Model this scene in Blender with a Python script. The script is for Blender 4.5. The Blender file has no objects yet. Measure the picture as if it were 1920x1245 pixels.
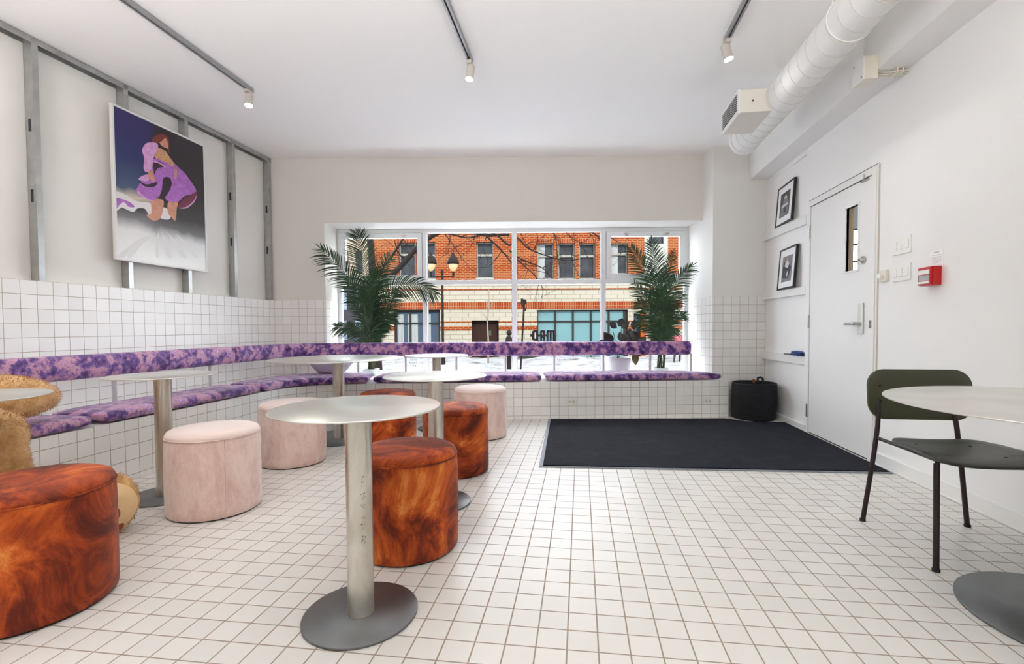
import bpy, bmesh, math, random
import numpy as np
from mathutils import Vector, Matrix
random.seed(7)
PI = math.pi
SC = bpy.context.scene
COL = SC.collection

# ------------------------------------------------------------------ camera
CAM = Vector((0.044825, -1.497247, 1.029388))
RX = Vector((0.991062, 0.133286, -0.005539))
RY = Vector((-0.001437, -0.030852, -0.999523))
RZ = Vector((-0.133393, 0.990597, -0.030384))
FP, PCX, PCY = 892.429, 968.584, 641.350
cd = bpy.data.cameras.new('camera')
cam = bpy.data.objects.new('camera', cd)
COL.objects.link(cam)
cd.sensor_width = 36.0
cd.lens = FP / 1920.0 * 36.0
cd.shift_x = (960 - PCX) / 1920.0
cd.shift_y = (PCY - 622.5) / 1920.0
cd.clip_start = 0.05
cd.clip_end = 300
m = Matrix.Identity(4)
for i in range(3):
    m[i][0] = RX[i]; m[i][1] = -RY[i]; m[i][2] = -RZ[i]; m[i][3] = CAM[i]
cam.matrix_world = m
SC.camera = cam

def ray(px, py):
    return RX * ((px - PCX) / FP) + RY * ((py - PCY) / FP) + RZ
def on_plane(px, py, p, n):
    d = ray(px, py); p = Vector(p); n = Vector(n)
    return CAM + d * (n.dot(p - CAM) / n.dot(d))
def on_z(px, py, z): return on_plane(px, py, (0, 0, z), (0, 0, 1))
def on_x(px, py, x): return on_plane(px, py, (x, 0, 0), (1, 0, 0))
def on_y(px, py, y): return on_plane(px, py, (0, y, 0), (0, 1, 0))
def at_d(px, py, D): return CAM + ray(px, py) * D

# ------------------------------------------------------------------ view, world, sun
SC.view_settings.view_transform = 'Standard'
SC.view_settings.look = 'None'
SC.view_settings.gamma = 1.0
SC.view_settings.use_curve_mapping = False
SC.view_settings.exposure = 0.05
w = bpy.data.worlds.new('world'); SC.world = w; w.use_nodes = True
bg = w.node_tree.nodes['Background']
bg.inputs[0].default_value = (0.86, 0.93, 1.0, 1); bg.inputs[1].default_value = 9.5
sd = bpy.data.lights.new('sun', 'SUN'); sd.energy = 11.5; sd.angle = math.radians(0.6); sd.color = (1, 0.95, 0.87)
so = bpy.data.objects.new('sun', sd); COL.objects.link(so)
so.rotation_euler = Vector((-0.42, 0.80, -0.62)).to_track_quat('-Z', 'Y').to_euler()
SC.cycles.max_bounces = 12
SC.cycles.diffuse_bounces = 9
SC.cycles.transparent_max_bounces = 12
SC.cycles.sample_clamp_indirect = 8
SC.cycles.caustics_reflective = False
SC.cycles.caustics_refractive = False

# ------------------------------------------------------------------ materials
def s2l(c):
    c = c / 255.0
    return c / 12.92 if c <= 0.04045 else ((c + 0.055) / 1.055) ** 2.4
def rgb(r, g, b): return (s2l(r), s2l(g), s2l(b), 1.0)
def new_mat(name):
    mt = bpy.data.materials.new(name); mt.use_nodes = True
    nt = mt.node_tree
    return mt, nt, nt.nodes['Principled BSDF'], nt.nodes, nt.links
def plain(name, col, rough=0.6, metal=0.0, spec=0.5, var=0.0, vscale=8.0, bump=0.0, bscale=60.0, sheen=0.0, coat=0.0):
    mt, nt, b, N, L = new_mat(name)
    b.inputs['Base Color'].default_value = col
    b.inputs['Roughness'].default_value = rough
    b.inputs['Metallic'].default_value = metal
    b.inputs['Specular IOR Level'].default_value = spec
    b.inputs['Sheen Weight'].default_value = sheen
    b.inputs['Coat Weight'].default_value = coat
    if var > 0 or bump > 0:
        tc = N.new('ShaderNodeTexCoord')
    if var > 0:
        n = N.new('ShaderNodeTexNoise'); n.inputs['Scale'].default_value = vscale; n.inputs['Detail'].default_value = 6
        L.new(tc.outputs['Object'], n.inputs['Vector'])
        r = N.new('ShaderNodeValToRGB')
        r.color_ramp.elements[0].position = 0.3; r.color_ramp.elements[1].position = 0.7
        r.color_ramp.elements[0].color = tuple(c * (1 - var) for c in col[:3]) + (1,)
        r.color_ramp.elements[1].color = tuple(min(1, c * (1 + var)) for c in col[:3]) + (1,)
        L.new(n.outputs['Fac'], r.inputs['Fac']); L.new(r.outputs['Color'], b.inputs['Base Color'])
    if bump > 0:
        n2 = N.new('ShaderNodeTexNoise'); n2.inputs['Scale'].default_value = bscale; n2.inputs['Detail'].default_value = 4
        L.new(tc.outputs['Object'], n2.inputs['Vector'])
        bp = N.new('ShaderNodeBump'); bp.inputs['Strength'].default_value = bump; bp.inputs['Distance'].default_value = 0.01
        L.new(n2.outputs['Fac'], bp.inputs['Height']); L.new(bp.outputs['Normal'], b.inputs['Normal'])
    return mt
def ramp_mat(name, stops, scale=4.0, detail=8.0, distort=1.5, rough=0.8, sheen=0.4, bump=0.25, bscale=200.0, stretch=(1, 1, 1), rgh=0.6):
    mt, nt, b, N, L = new_mat(name)
    tc = N.new('ShaderNodeTexCoord'); mp = N.new('ShaderNodeMapping'); mp.inputs['Scale'].default_value = stretch
    oi = N.new('ShaderNodeObjectInfo'); ad = N.new('ShaderNodeVectorMath'); ad.operation = 'ADD'
    mu = N.new('ShaderNodeMath'); mu.operation = 'MULTIPLY'; mu.inputs[1].default_value = 37.0
    L.new(oi.outputs['Random'], mu.inputs[0])
    L.new(tc.outputs['Object'], mp.inputs['Vector']); L.new(mp.outputs['Vector'], ad.inputs[0]); L.new(mu.outputs[0], ad.inputs[1])
    n = N.new('ShaderNodeTexNoise'); n.inputs['Scale'].default_value = scale; n.inputs['Detail'].default_value = detail
    n.inputs['Distortion'].default_value = distort; n.inputs['Roughness'].default_value = rgh
    L.new(ad.outputs[0], n.inputs['Vector'])
    r = N.new('ShaderNodeValToRGB'); cr = r.color_ramp
    cr.elements[0].position = stops[0][0]; cr.elements[0].color = stops[0][1]
    cr.elements[1].position = stops[-1][0]; cr.elements[1].color = stops[-1][1]
    for p, c in stops[1:-1]:
        e = cr.elements.new(p); e.color = c
    L.new(n.outputs['Fac'], r.inputs['Fac']); L.new(r.outputs['Color'], b.inputs['Base Color'])
    b.inputs['Roughness'].default_value = rough; b.inputs['Sheen Weight'].default_value = sheen
    b.inputs['Specular IOR Level'].default_value = 0.25
    n2 = N.new('ShaderNodeTexNoise'); n2.inputs['Scale'].default_value = bscale
    L.new(tc.outputs['Object'], n2.inputs['Vector'])
    bp = N.new('ShaderNodeBump'); bp.inputs['Strength'].default_value = bump; bp.inputs['Distance'].default_value = 0.006
    L.new(n2.outputs['Fac'], bp.inputs['Height']); L.new(bp.outputs['Normal'], b.inputs['Normal'])
    return mt
def tile_mat(name, size, grout, tile_col, grout_col, ou=0.0, ov=0.0, rough=0.35):
    """square tiles laid out on the UV map, which is in metres"""
    mt, nt, b, N, L = new_mat(name)
    uv = N.new('ShaderNodeUVMap'); sp = N.new('ShaderNodeSeparateXYZ'); L.new(uv.outputs[0], sp.inputs[0])
    masks = []; cells = []
    for ax, off in ((0, ou), (1, ov)):
        a = N.new('ShaderNodeMath'); a.operation = 'SUBTRACT'; a.inputs[1].default_value = off
        L.new(sp.outputs[ax], a.inputs[0])
        d = N.new('ShaderNodeMath'); d.operation = 'DIVIDE'; d.inputs[1].default_value = size; L.new(a.outputs[0], d.inputs[0])
        fl = N.new('ShaderNodeMath'); fl.operation = 'FLOOR'; L.new(d.outputs[0], fl.inputs[0]); cells.append(fl)
        pp = N.new('ShaderNodeMath'); pp.operation = 'PINGPONG'; pp.inputs[1].default_value = 0.5; L.new(d.outputs[0], pp.inputs[0])
        ss = N.new('ShaderNodeMapRange'); ss.interpolation_type = 'SMOOTHSTEP'
        g = grout / size / 2
        ss.inputs['From Min'].default_value = g * 0.65; ss.inputs['From Max'].default_value = g * 1.35
        L.new(pp.outputs[0], ss.inputs['Value']); masks.append(ss)
    mn = N.new('ShaderNodeMath'); mn.operation = 'MINIMUM'
    L.new(masks[0].outputs[0], mn.inputs[0]); L.new(masks[1].outputs[0], mn.inputs[1])
    cb = N.new('ShaderNodeCombineXYZ'); L.new(cells[0].outputs[0], cb.inputs[0]); L.new(cells[1].outputs[0], cb.inputs[1])
    wn = N.new('ShaderNodeTexWhiteNoise'); wn.noise_dimensions = '3D'; L.new(cb.outputs[0], wn.inputs['Vector'])
    mx0 = N.new('ShaderNodeMix'); mx0.data_type = 'RGBA'
    mx0.inputs['A'].default_value = tile_col; mx0.inputs['B'].default_value = tuple(c * 0.93 for c in tile_col[:3]) + (1,)
    L.new(wn.outputs['Value'], mx0.inputs['Factor'])
    mx = N.new('ShaderNodeMix'); mx.data_type = 'RGBA'
    mx.inputs['A'].default_value = grout_col; L.new(mx0.outputs['Result'], mx.inputs['B'])
    L.new(mn.outputs[0], mx.inputs['Factor']); L.new(mx.outputs['Result'], b.inputs['Base Color'])
    rr = N.new('ShaderNodeMapRange'); rr.inputs['To Min'].default_value = 0.9; rr.inputs['To Max'].default_value = rough
    L.new(mn.outputs[0], rr.inputs['Value']); L.new(rr.outputs[0], b.inputs['Roughness'])
    bp = N.new('ShaderNodeBump'); bp.inputs['Strength'].default_value = 0.5; bp.inputs['Distance'].default_value = 0.002
    L.new(mn.outputs[0], bp.inputs['Height']); L.new(bp.outputs['Normal'], b.inputs['Normal'])
    return mt
def brick_mat(name, c1, c2, mortar, bw, rh, ms, ou=0.0, ov=0.0, offset=0.5):
    mt, nt, b, N, L = new_mat(name)
    uv = N.new('ShaderNodeUVMap'); mp = N.new('ShaderNodeMapping'); mp.inputs['Location'].default_value = (ou, ov, 0)
    L.new(uv.outputs[0], mp.inputs['Vector'])
    bt = N.new('ShaderNodeTexBrick'); L.new(mp.outputs[0], bt.inputs['Vector'])
    bt.inputs['Color1'].default_value = c1; bt.inputs['Color2'].default_value = c2; bt.inputs['Mortar'].default_value = mortar
    bt.inputs['Scale'].default_value = 1.0; bt.inputs['Mortar Size'].default_value = ms
    bt.inputs['Brick Width'].default_value = bw; bt.inputs['Row Height'].default_value = rh; bt.offset = offset
    L.new(bt.outputs['Color'], b.inputs['Base Color']); b.inputs['Roughness'].default_value = 1.0; b.inputs['Specular IOR Level'].default_value = 0.05
    return mt
def glass_mat(name, tint=(1, 1, 1, 1), gloss=1.0, bsdf_rough=0.0):
    mt = bpy.data.materials.new(name); mt.use_nodes = True; nt = mt.node_tree; N = nt.nodes; L = nt.links
    N.remove(N['Principled BSDF']); out = N['Material Output']
    t = N.new('ShaderNodeBsdfTransparent'); t.inputs[0].default_value = tint
    g = N.new('ShaderNodeBsdfGlossy'); g.inputs['Roughness'].default_value = bsdf_rough
    f = N.new('ShaderNodeFresnel'); f.inputs[0].default_value = 1.45
    mu = N.new('ShaderNodeMath'); mu.operation = 'MULTIPLY'; mu.inputs[1].default_value = gloss; L.new(f.outputs[0], mu.inputs[0])
    mx = N.new('ShaderNodeMixShader'); L.new(mu.outputs[0], mx.inputs[0]); L.new(t.outputs[0], mx.inputs[1]); L.new(g.outputs[0], mx.inputs[2])
    L.new(mx.outputs[0], out.inputs['Surface'])
    return mt
def emit_mat(name, col, s):
    mt, nt, b, N, L = new_mat(name)
    b.inputs['Base Color'].default_value = (0.8, 0.8, 0.8, 1)
    b.inputs['Emission Color'].default_value = col; b.inputs['Emission Strength'].default_value = s
    return mt

TILE = rgb(236, 234, 230); GROUT = rgb(168, 152, 136)
M_FLOOR = tile_mat('floor_tile', 0.1, 0.0048, rgb(220, 217, 212), rgb(150, 134, 118), rough=0.32)
M_WTILE = tile_mat('wall_tile', 0.102, 0.0034, TILE, GROUT, ov=1.385 - 14 * 0.102)
M_PAINT = plain('white_paint', rgb(238, 237, 235), 0.75, spec=0.2, bump=0.03, bscale=150)
M_PAINTB = plain('beige_white_paint', rgb(218, 214, 207), 0.8, spec=0.15)
M_PAINTP = plain('pier_paint', rgb(228, 226, 222), 0.8, spec=0.15)
M_CEIL = plain('ceiling_paint', rgb(248, 247, 245), 0.85, spec=0.15)
M_PANEL = plain('drywall_panel', rgb(230, 227, 221), 0.85, spec=0.15, var=0.02, vscale=3)
M_TRIM = plain('white_trim_paint', rgb(232, 231, 228), 0.45)
M_DOOR = plain('door_paint', rgb(232, 231, 229), 0.4)
M_SHADOWGAP = plain('gap_shade', rgb(60, 56, 50), 0.9)
M_FRAME = plain('aluminium_window_frame', rgb(226, 228, 230), 0.4)
M_GASKET = plain('window_gasket', rgb(120, 122, 126), 0.6)
M_STUD = plain('galvanised_stud', rgb(178, 178, 176), 0.38, metal=0.75, var=0.12, vscale=12)
M_TOP = plain('brushed_steel_top', rgb(228, 227, 220), 0.33, metal=1.0, var=0.06, vscale=5)
M_POLE = ramp_mat('galvanised_pole', [(0.25, rgb(140, 130, 112)), (0.45, rgb(196, 190, 178)), (0.6, rgb(218, 214, 206)), (0.78, rgb(172, 164, 148))], scale=6, detail=8, distort=0.4, rough=0.32, sheen=0, bump=0.04, bscale=90, stretch=(1, 1, 0.35))
M_POLE.node_tree.nodes['Principled BSDF'].inputs['Metallic'].default_value = 0.85
M_BASE = plain('dark_steel_base', rgb(120, 122, 124), 0.42, metal=0.85, var=0.1, vscale=6)
M_SCUFF = plain('black_scuff', rgb(52, 50, 48), 0.8)
PUR = [(0.33, rgb(34, 16, 56)), (0.41, rgb(72, 38, 96)), (0.48, rgb(108, 78, 146)), (0.535, rgb(172, 126, 160)), (0.59, rgb(204, 156, 170)), (0.64, rgb(142, 112, 182)), (0.69, rgb(220, 210, 240))]
M_VELVET = ramp_mat('crushed_purple_velvet', PUR, scale=11, detail=10, distort=0.25, rough=0.55, sheen=0.3, bump=0.3, bscale=120, rgh=0.68)
ORG = [(0.32, rgb(50, 14, 6)), (0.43, rgb(100, 31, 8)), (0.51, rgb(148, 56, 13)), (0.585, rgb(184, 84, 24)), (0.69, rgb(216, 142, 70))]
M_ORANGE = ramp_mat('marbled_orange_velvet', ORG, scale=3.6, detail=10, distort=0.9, rgh=0.7, rough=0.65, sheen=0.06, bump=0.12, bscale=150)
PNK = [(0.30, rgb(182, 146, 138)), (0.42, rgb(206, 174, 164)), (0.55, rgb(220, 195, 185)), (0.75, rgb(230, 211, 203))]
M_PINK = ramp_mat('dusty_pink_velvet', PNK, scale=8, detail=12, distort=0.3, rough=0.8, sheen=0.5, bump=0.15, bscale=200, stretch=(1, 1, 0.5), rgh=0.8)
M_PINKTOP = plain('pink_seat_top', rgb(226, 206, 198), 0.85, sheen=0.5, bump=0.1, bscale=200)
M_BLACK = plain('black_rubber', rgb(26, 25, 25), 0.7)
M_FUR = ramp_mat('tan_plush_fur', [(0.3, rgb(176, 130, 78)), (0.5, rgb(208, 164, 108)), (0.7, rgb(228, 190, 138))], scale=14, detail=6, distort=0.3, rough=0.9, sheen=0.4, bump=0.5, bscale=90)
M_SOLE = plain('cream_plush', rgb(222, 190, 142), 0.9, sheen=0.5, bump=0.3, bscale=120)
M_PAD = plain('brown_plush_pad', rgb(128, 66, 26), 0.85, sheen=0.3)
M_GREEN = plain('moss_green_shell', rgb(54, 55, 37), 0.42, spec=0.5)
M_SEATG = plain('dark_grey_green_seat', rgb(62, 64, 58), 0.4, spec=0.5)
M_LEG = plain('aubergine_steel', rgb(38, 20, 26), 0.38, metal=0.3)
M_SCREW = plain('dark_screw', rgb(36, 34, 32), 0.3, metal=0.8)
M_CHROME = plain('brushed_nickel', rgb(190, 188, 184), 0.25, metal=1.0)
M_PLATE = plain('white_plastic', rgb(236, 235, 230), 0.35)
M_PLATE2 = plain('ivory_plastic', rgb(226, 220, 205), 0.35)
M_RED = plain('fire_red_plastic', rgb(186, 8, 10), 0.3)
M_PAPER = plain('notice_paper', rgb(242, 242, 242), 0.8)
M_INK = plain('grey_ink', rgb(150, 150, 152), 0.8)
M_DUCT = plain('duct_white_paint', rgb(230, 229, 226), 0.5)
M_SEAM = plain('duct_seam_paint', rgb(205, 204, 200), 0.5)
M_DIFF = plain('diffuser_paint', rgb(222, 217, 208), 0.5)
M_DARK = plain('dark_slot', rgb(42, 44, 52), 0.8)
M_TRACK = plain('grey_track_metal', rgb(158, 158, 158), 0.4, metal=0.4)
M_LAMP = plain('lamp_housing_paint', rgb(190, 182, 172), 0.5)
M_MAT = ramp_mat('charcoal_mat_pile', [(0.30, rgb(15, 17, 25)), (0.5, rgb(23, 26, 36)), (0.66, rgb(33, 36, 46)), (0.80, rgb(90, 94, 104))], scale=6, detail=12, distort=0.4, rough=0.95, sheen=0.0, bump=0.8, bscale=260, rgh=0.75)
M_MATEDGE = plain('mat_rubber_edge', rgb(128, 132, 142), 0.6)
M_BASKET = plain('black_woven_cord', rgb(18, 18, 24), 0.85, bump=0.4, bscale=80)
M_LEATHER = plain('tan_leather_tag', rgb(120, 62, 40), 0.6)
M_FRAMEB = plain('black_picture_frame', rgb(24, 20, 20), 0.35)
M_FRAMEW = plain('white_poster_frame', rgb(222, 220, 218), 0.4)
M_MOUNT = plain('white_picture_mount', rgb(238, 238, 240), 0.7)
M_BLUE = ramp_mat('blue_printed_cloth', [(0.35, rgb(22, 30, 66)), (0.5, rgb(46, 66, 130)), (0.65, rgb(96, 124, 180))], scale=30, rough=0.8, sheen=0.1)
M_GLASS = glass_mat('window_glass', (0.985, 0.99, 0.99, 1), 0.0)
M_PGLASS = glass_mat('picture_glass', (1, 1, 1, 1), 0.8)
M_LEAF = plain('palm_leaf', rgb(32, 64, 33), 0.45, spec=0.5, var=0.55, vscale=5)
M_LEAF.node_tree.nodes['Principled BSDF'].inputs['Transmission Weight'].default_value = 0.0
M_STEM = plain('palm_stem', rgb(62, 78, 40), 0.6)
M_RUBBERLEAF = plain('dark_rubber_plant_leaf', rgb(34, 34, 28), 0.3, var=0.3, vscale=9)
M_BROWNLEAF = plain('olive_brown_leaf', rgb(92, 78, 34), 0.5)
M_POTW = plain('pale_grey_pot', rgb(206, 206, 210), 0.4)
M_POTG = plain('pale_green_pot', rgb(204, 214, 208), 0.5)
M_SOIL = plain('soil', rgb(40, 30, 24), 0.95)
M_DECAL = plain('black_vinyl', rgb(34, 30, 30), 0.6)

# ------------------------------------------------------------------ object helpers
WM = {}
def M_of(o): return WM.get(o.name, Matrix.Identity(4)) if o else Matrix.Identity(4)
def tag(o, label=None, cat=None, group=None, kind=None):
    if label: o['label'] = label
    if cat: o['category'] = cat
    if group: o['group'] = group
    if kind: o['kind'] = kind
    return o
def empty(name, loc, label=None, cat=None, group=None, kind=None, rz=0.0):
    o = bpy.data.objects.new(name, None); COL.objects.link(o)
    o.empty_display_size = 0.1
    o.location = loc; o.rotation_euler = (0, 0, rz)
    WM[o.name] = Matrix.Translation(Vector(loc)) @ Matrix.Rotation(rz, 4, 'Z')
    return tag(o, label, cat, group, kind)
class MB:
    """collects geometry in world space; build() links it as one object"""
    def __init__(s, T=None):
        s.v = []; s.f = []; s.mi = []; s.uv = []; s.sm = []; s.T = T
    def add(s, vs, fs, mi=0, uvs=None, sm=False):
        b = len(s.v)
        for p in vs:
            p = Vector(p); s.v.append(s.T @ p if s.T else p)
        for k, f in enumerate(fs):
            s.f.append([b + i for i in f]); s.mi.append(mi); s.sm.append(sm)
            s.uv.append(uvs[k] if uvs else [(0, 0)] * len(f))
        return s
    def quad(s, a, b, c, d, mi=0, uv=None, sm=False):
        return s.add([a, b, c, d], [(0, 1, 2, 3)], mi, [uv] if uv else None, sm)
    def box(s, x0, x1, y0, y1, z0, z1, mi=0):
        vs = [(x0, y0, z0), (x1, y0, z0), (x1, y1, z0), (x0, y1, z0), (x0, y0, z1), (x1, y0, z1), (x1, y1, z1), (x0, y1, z1)]
        fs = [(0, 3, 2, 1), (4, 5, 6, 7), (0, 1, 5, 4), (1, 2, 6, 5), (2, 3, 7, 6), (3, 0, 4, 7)]
        uvs = []
        for f in fs:
            ps = [vs[i] for i in f]
            if f in ((0, 3, 2, 1), (4, 5, 6, 7)): uvs.append([(p[0], p[1]) for p in ps])
            elif f in ((0, 1, 5, 4), (2, 3, 7, 6)): uvs.append([(p[0], p[2]) for p in ps])
            else: uvs.append([(p[1], p[2]) for p in ps])
        return s.add(vs, fs, mi, uvs)
    def prism(s, pts, z0, z1, mi=0, mtop=None, closed=True, u0=0.0):
        """pts counter-clockwise seen from above"""
        n = len(pts); mtop = mi if mtop is None else mtop
        bot = [(p[0], p[1], z0) for p in pts]; top = [(p[0], p[1], z1) for p in pts]
        s.add(top, [tuple(range(n))], mtop, [[(p[0], p[1]) for p in pts]])
        s.add(bot, [tuple(reversed(range(n)))], mtop, [[(p[0], p[1]) for p in reversed(pts)]])
        u = u0
        for i in range(n):
            j = (i + 1) % n
            L = math.dist(pts[i][:2], pts[j][:2])
            s.add([bot[i], bot[j], top[j], top[i]], [(0, 1, 2, 3)], mi, [[(u, z0), (u + L, z0), (u + L, z1), (u, z1)]])
            u += L
        return s
    def cyl(s, a, b, r, r2=None, n=16, mi=0, cap=True, sm=True):
        a = Vector(a); b = Vector(b); r2 = r if r2 is None else r2
        d = (b - a).normalized(); x = d.orthogonal().normalized(); y = d.cross(x)
        vs = []
        for c, rr in ((a, r), (b, r2)):
            for i in range(n):
                t = 2 * PI * i / n; vs.append(c + x * (rr * math.cos(t)) + y * (rr * math.sin(t)))
        s.add(vs, [(i, (i + 1) % n, n + (i + 1) % n, n + i) for i in range(n)], mi, None, sm)
        if cap: s.add(vs, [tuple(reversed(range(n))), tuple(range(n, 2 * n))], mi)
        return s
    def tube(s, pts, rad, n=8, mi=0, cap=True, prof=None):
        """sweep a circle (or a (side, up) profile) along a path"""
        pts = [Vector(p) for p in pts]; k = len(pts)
        rad = rad if isinstance(rad, (list, tuple)) else [rad] * k
        up = Vector((0, 0, 1)); vs = []; prev = None
        for i, p in enumerate(pts):
            t = (pts[min(i + 1, k - 1)] - pts[max(i - 1, 0)]).normalized()
            if prof is None:
                x = t.orthogonal().normalized() if prev is None else (prev - t * prev.dot(t)).normalized()
                prev = x; y = t.cross(x)
            else:
                x = t.cross(up).normalized(); y = up
            ring = prof if prof else [(math.cos(2 * PI * j / n), math.sin(2 * PI * j / n)) for j in range(n)]
            for (c, q) in ring: vs.append(p + x * (c * rad[i]) + y * (q * rad[i]))
        n = len(prof) if prof else n
        fs = []
        for i in range(k - 1):
            for j in range(n):
                fs.append((i * n + j, i * n + (j + 1) % n, (i + 1) * n + (j + 1) % n, (i + 1) * n + j))
        s.add(vs, fs, mi, None, True)
        if cap: s.add(vs, [tuple(reversed(range(n))), tuple(range((k - 1) * n, k * n))], mi)
        return s
    def lathe(s, prof, c=(0, 0, 0), n=48, mi=0, sx=1.0, sy=1.0, wob=None):
        c = Vector(c); vs = []; k = len(prof)
        for (r, z) in prof:
            for i in range(n):
                t = 2 * PI * i / n; rr = r * (wob(t, z) if wob else 1)
                vs.append(c + Vector((rr * sx * math.cos(t), rr * sy * math.sin(t), z)))
        s.add(vs, [(a * n + i, a * n + (i + 1) % n, (a + 1) * n + (i + 1) % n, (a + 1) * n + i) for a in range(k - 1) for i in range(n)], mi, None, True)
        if prof[0][0] > 1e-6: s.add(vs[:n], [tuple(reversed(range(n)))], mi)
        if prof[-1][0] > 1e-6: s.add(vs[-n:], [tuple(range(n))], mi)
        return s
    def ball(s, c, r, n=16, m=10, mi=0, R=None):
        c = Vector(c); r = r if isinstance(r, (tuple, list)) else (r, r, r); vs = []
        for a in range(m + 1):
            ph = PI * a / m
            for i in range(n):
                t = 2 * PI * i / n
                p = Vector((r[0] * math.sin(ph) * math.cos(t), r[1] * math.sin(ph) * math.sin(t), r[2] * math.cos(ph)))
                vs.append(c + (R @ p if R else p))
        return s.add(vs, [(a * n + i, (a + 1) * n + i, (a + 1) * n + (i + 1) % n, a * n + (i + 1) % n) for a in range(m) for i in range(n)], mi, None, True)
    def plate(s, outline, rings, fn, mi=0):
        """surface filling an outline with rings about its centre; fn(x, y) -> point"""
        n = len(outline); vs = [Vector(fn(0, 0))]
        for k in range(1, rings + 1):
            for (x, y) in outline: vs.append(Vector(fn(x * k / rings, y * k / rings)))
        fs = [(0, 1 + i, 1 + (i + 1) % n) for i in range(n)]
        for k in range(rings - 1):
            for i in range(n):
                a = 1 + k * n; b = a + n
                fs.append((a + i, b + i, b + (i + 1) % n, a + (i + 1) % n))
        return s.add(vs, fs, mi, None, True)
    def build(s, name, mats, parent=None, bevel=0.0, seg=2, label=None, solid=0.0, sub=0, smooth=None, merge=False):
        if not isinstance(mats, (list, tuple)): mats = [mats]
        inv = M_of(parent).inverted()
        me = bpy.data.meshes.new(name)
        me.from_pydata([inv @ p for p in s.v], [], s.f)
        for mt in mats: me.materials.append(mt)
        me.polygons.foreach_set('material_index', s.mi)
        me.polygons.foreach_set('use_smooth', [bool(x) if smooth is None else smooth for x in s.sm])
        uvl = me.uv_layers.new(name='UVMap')
        uvl.data.foreach_set('uv', [c for f in s.uv for q in f for c in q])
        if merge:
            bm = bmesh.new(); bm.from_mesh(me); bmesh.ops.remove_doubles(bm, verts=bm.verts, dist=1e-5)
            bmesh.ops.recalc_face_normals(bm, faces=bm.faces)
            bm.to_mesh(me); bm.free()
        me.validate()
        o = bpy.data.objects.new(name, me); COL.objects.link(o)
        if parent: o.parent = parent
        WM[o.name] = M_of(parent).copy()
        if solid:
            md = o.modifiers.new('solid', 'SOLIDIFY'); md.thickness = solid; md.offset = 0
        if bevel:
            md = o.modifiers.new('bevel', 'BEVEL'); md.width = bevel; md.segments = seg; md.limit_method = 'ANGLE'; md.angle_limit = math.radians(40)
        if sub:
            md = o.modifiers.new('sub', 'SUBSURF'); md.levels = sub; md.render_levels = sub
        if label: o['label'] = label
        return o
def copy_tree(o, parent=None):
    c = o.copy(); COL.objects.link(c); c.parent = parent
    for ch in list(o.children): copy_tree(ch, c)
    return c
def rrect(hw, hh, r, n=6):
    out = []
    for cx, cy, a0 in ((hw - r, hh - r, 0), (-hw + r, hh - r, 90), (-hw + r, -hh + r, 180), (hw - r, -hh + r, 270)):
        for k in range(n + 1):
            a = math.radians(a0 + 90 * k / n); out.append((cx + r * math.cos(a), cy + r * math.sin(a)))
    return out
def smooth_path(pts, n=8):
    pts = [Vector(p) for p in pts]; out = []
    P = [pts[0]] + pts + [pts[-1]]
    for i in range(1, len(P) - 2):
        for k in range(n):
            t = k / n
            out.append(0.5 * ((2 * P[i]) + (-P[i - 1] + P[i + 1]) * t + (2 * P[i - 1] - 5 * P[i] + 4 * P[i + 1] - P[i + 2]) * t * t + (-P[i - 1] + 3 * P[i] - 3 * P[i + 1] + P[i + 2]) * t ** 3))
    out.append(pts[-1]); return out
def frame_T(origin, deg):
    return Matrix.Translation(Vector(origin)) @ Matrix.Rotation(math.radians(deg), 4, 'Z')

# ------------------------------------------------------------------ the room
CH = 3.12                                    # ceiling height
WT = frame_T((-3.728, 3.970, 0), 7.169)      # back wall frame: x along the wall, y into it, z up
WTi = WT.inverted()
WN = (WT.to_3x3() @ Vector((0, 1, 0)))
REC = 0.40
def win(px, py, off=0.0):
    p0 = WT @ Vector((0, REC + off, 0))
    return WTi @ on_plane(px, py, p0, WN)

b = MB(); b.prism([(-5.2, -6.2), (2.6, -6.2), (2.6, 5.6), (-5.2, 4.6)], -0.2, 0.0)
for k in range(len(b.uv)):
    b.uv[k] = [(b.v[i].x, b.v[i].y) for i in b.f[k]]
tag(b.build('floor', M_FLOOR), kind='structure')
b = MB(); b.prism([(-5.2, -6.2), (2.6, -6.2), (2.6, 5.35), (-5.2, 4.45)], CH, CH + 0.2)
tag(b.build('ceiling', M_CEIL), kind='structure')

# left wall: frame with x along the wall (towards the back), y into the wall (to the left)
LT = frame_T((-3.728, 3.970, 0), 0)
ld = Vector((-3.728 + 3.826, 3.970 - 1.280, 0)).normalized()
LT = Matrix(((ld.x, -ld.y, 0, -3.728), (ld.y, ld.x, 0, 3.970), (0, 0, 1, 0), (0, 0, 0, 1)))
LTi = LT.inverted(); LN = LT.to_3x3() @ Vector((0, 1, 0)); LP = LT @ Vector((0, 0, 0))
ou_left = (LTi @ on_plane(70, 560, LP, LN)).x % 0.102
M_WTILE_L = tile_mat('wall_tile_left', 0.102, 0.0034, rgb(247, 246, 243), GROUT, ou=ou_left, ov=1.385 - 14 * 0.102)  # same tile as the back wall, stronger light put into its lighter colour
b = MB(LT)
b.box(-10.3, 0.0, 0, 0.22, -0.1, 1.385, 0)
b.box(-10.3, 0.0, 0.075, 0.22, 1.385, CH, 1)
tag(b.build('wall_left', [M_WTILE_L, M_PANEL]), kind='structure')

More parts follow.
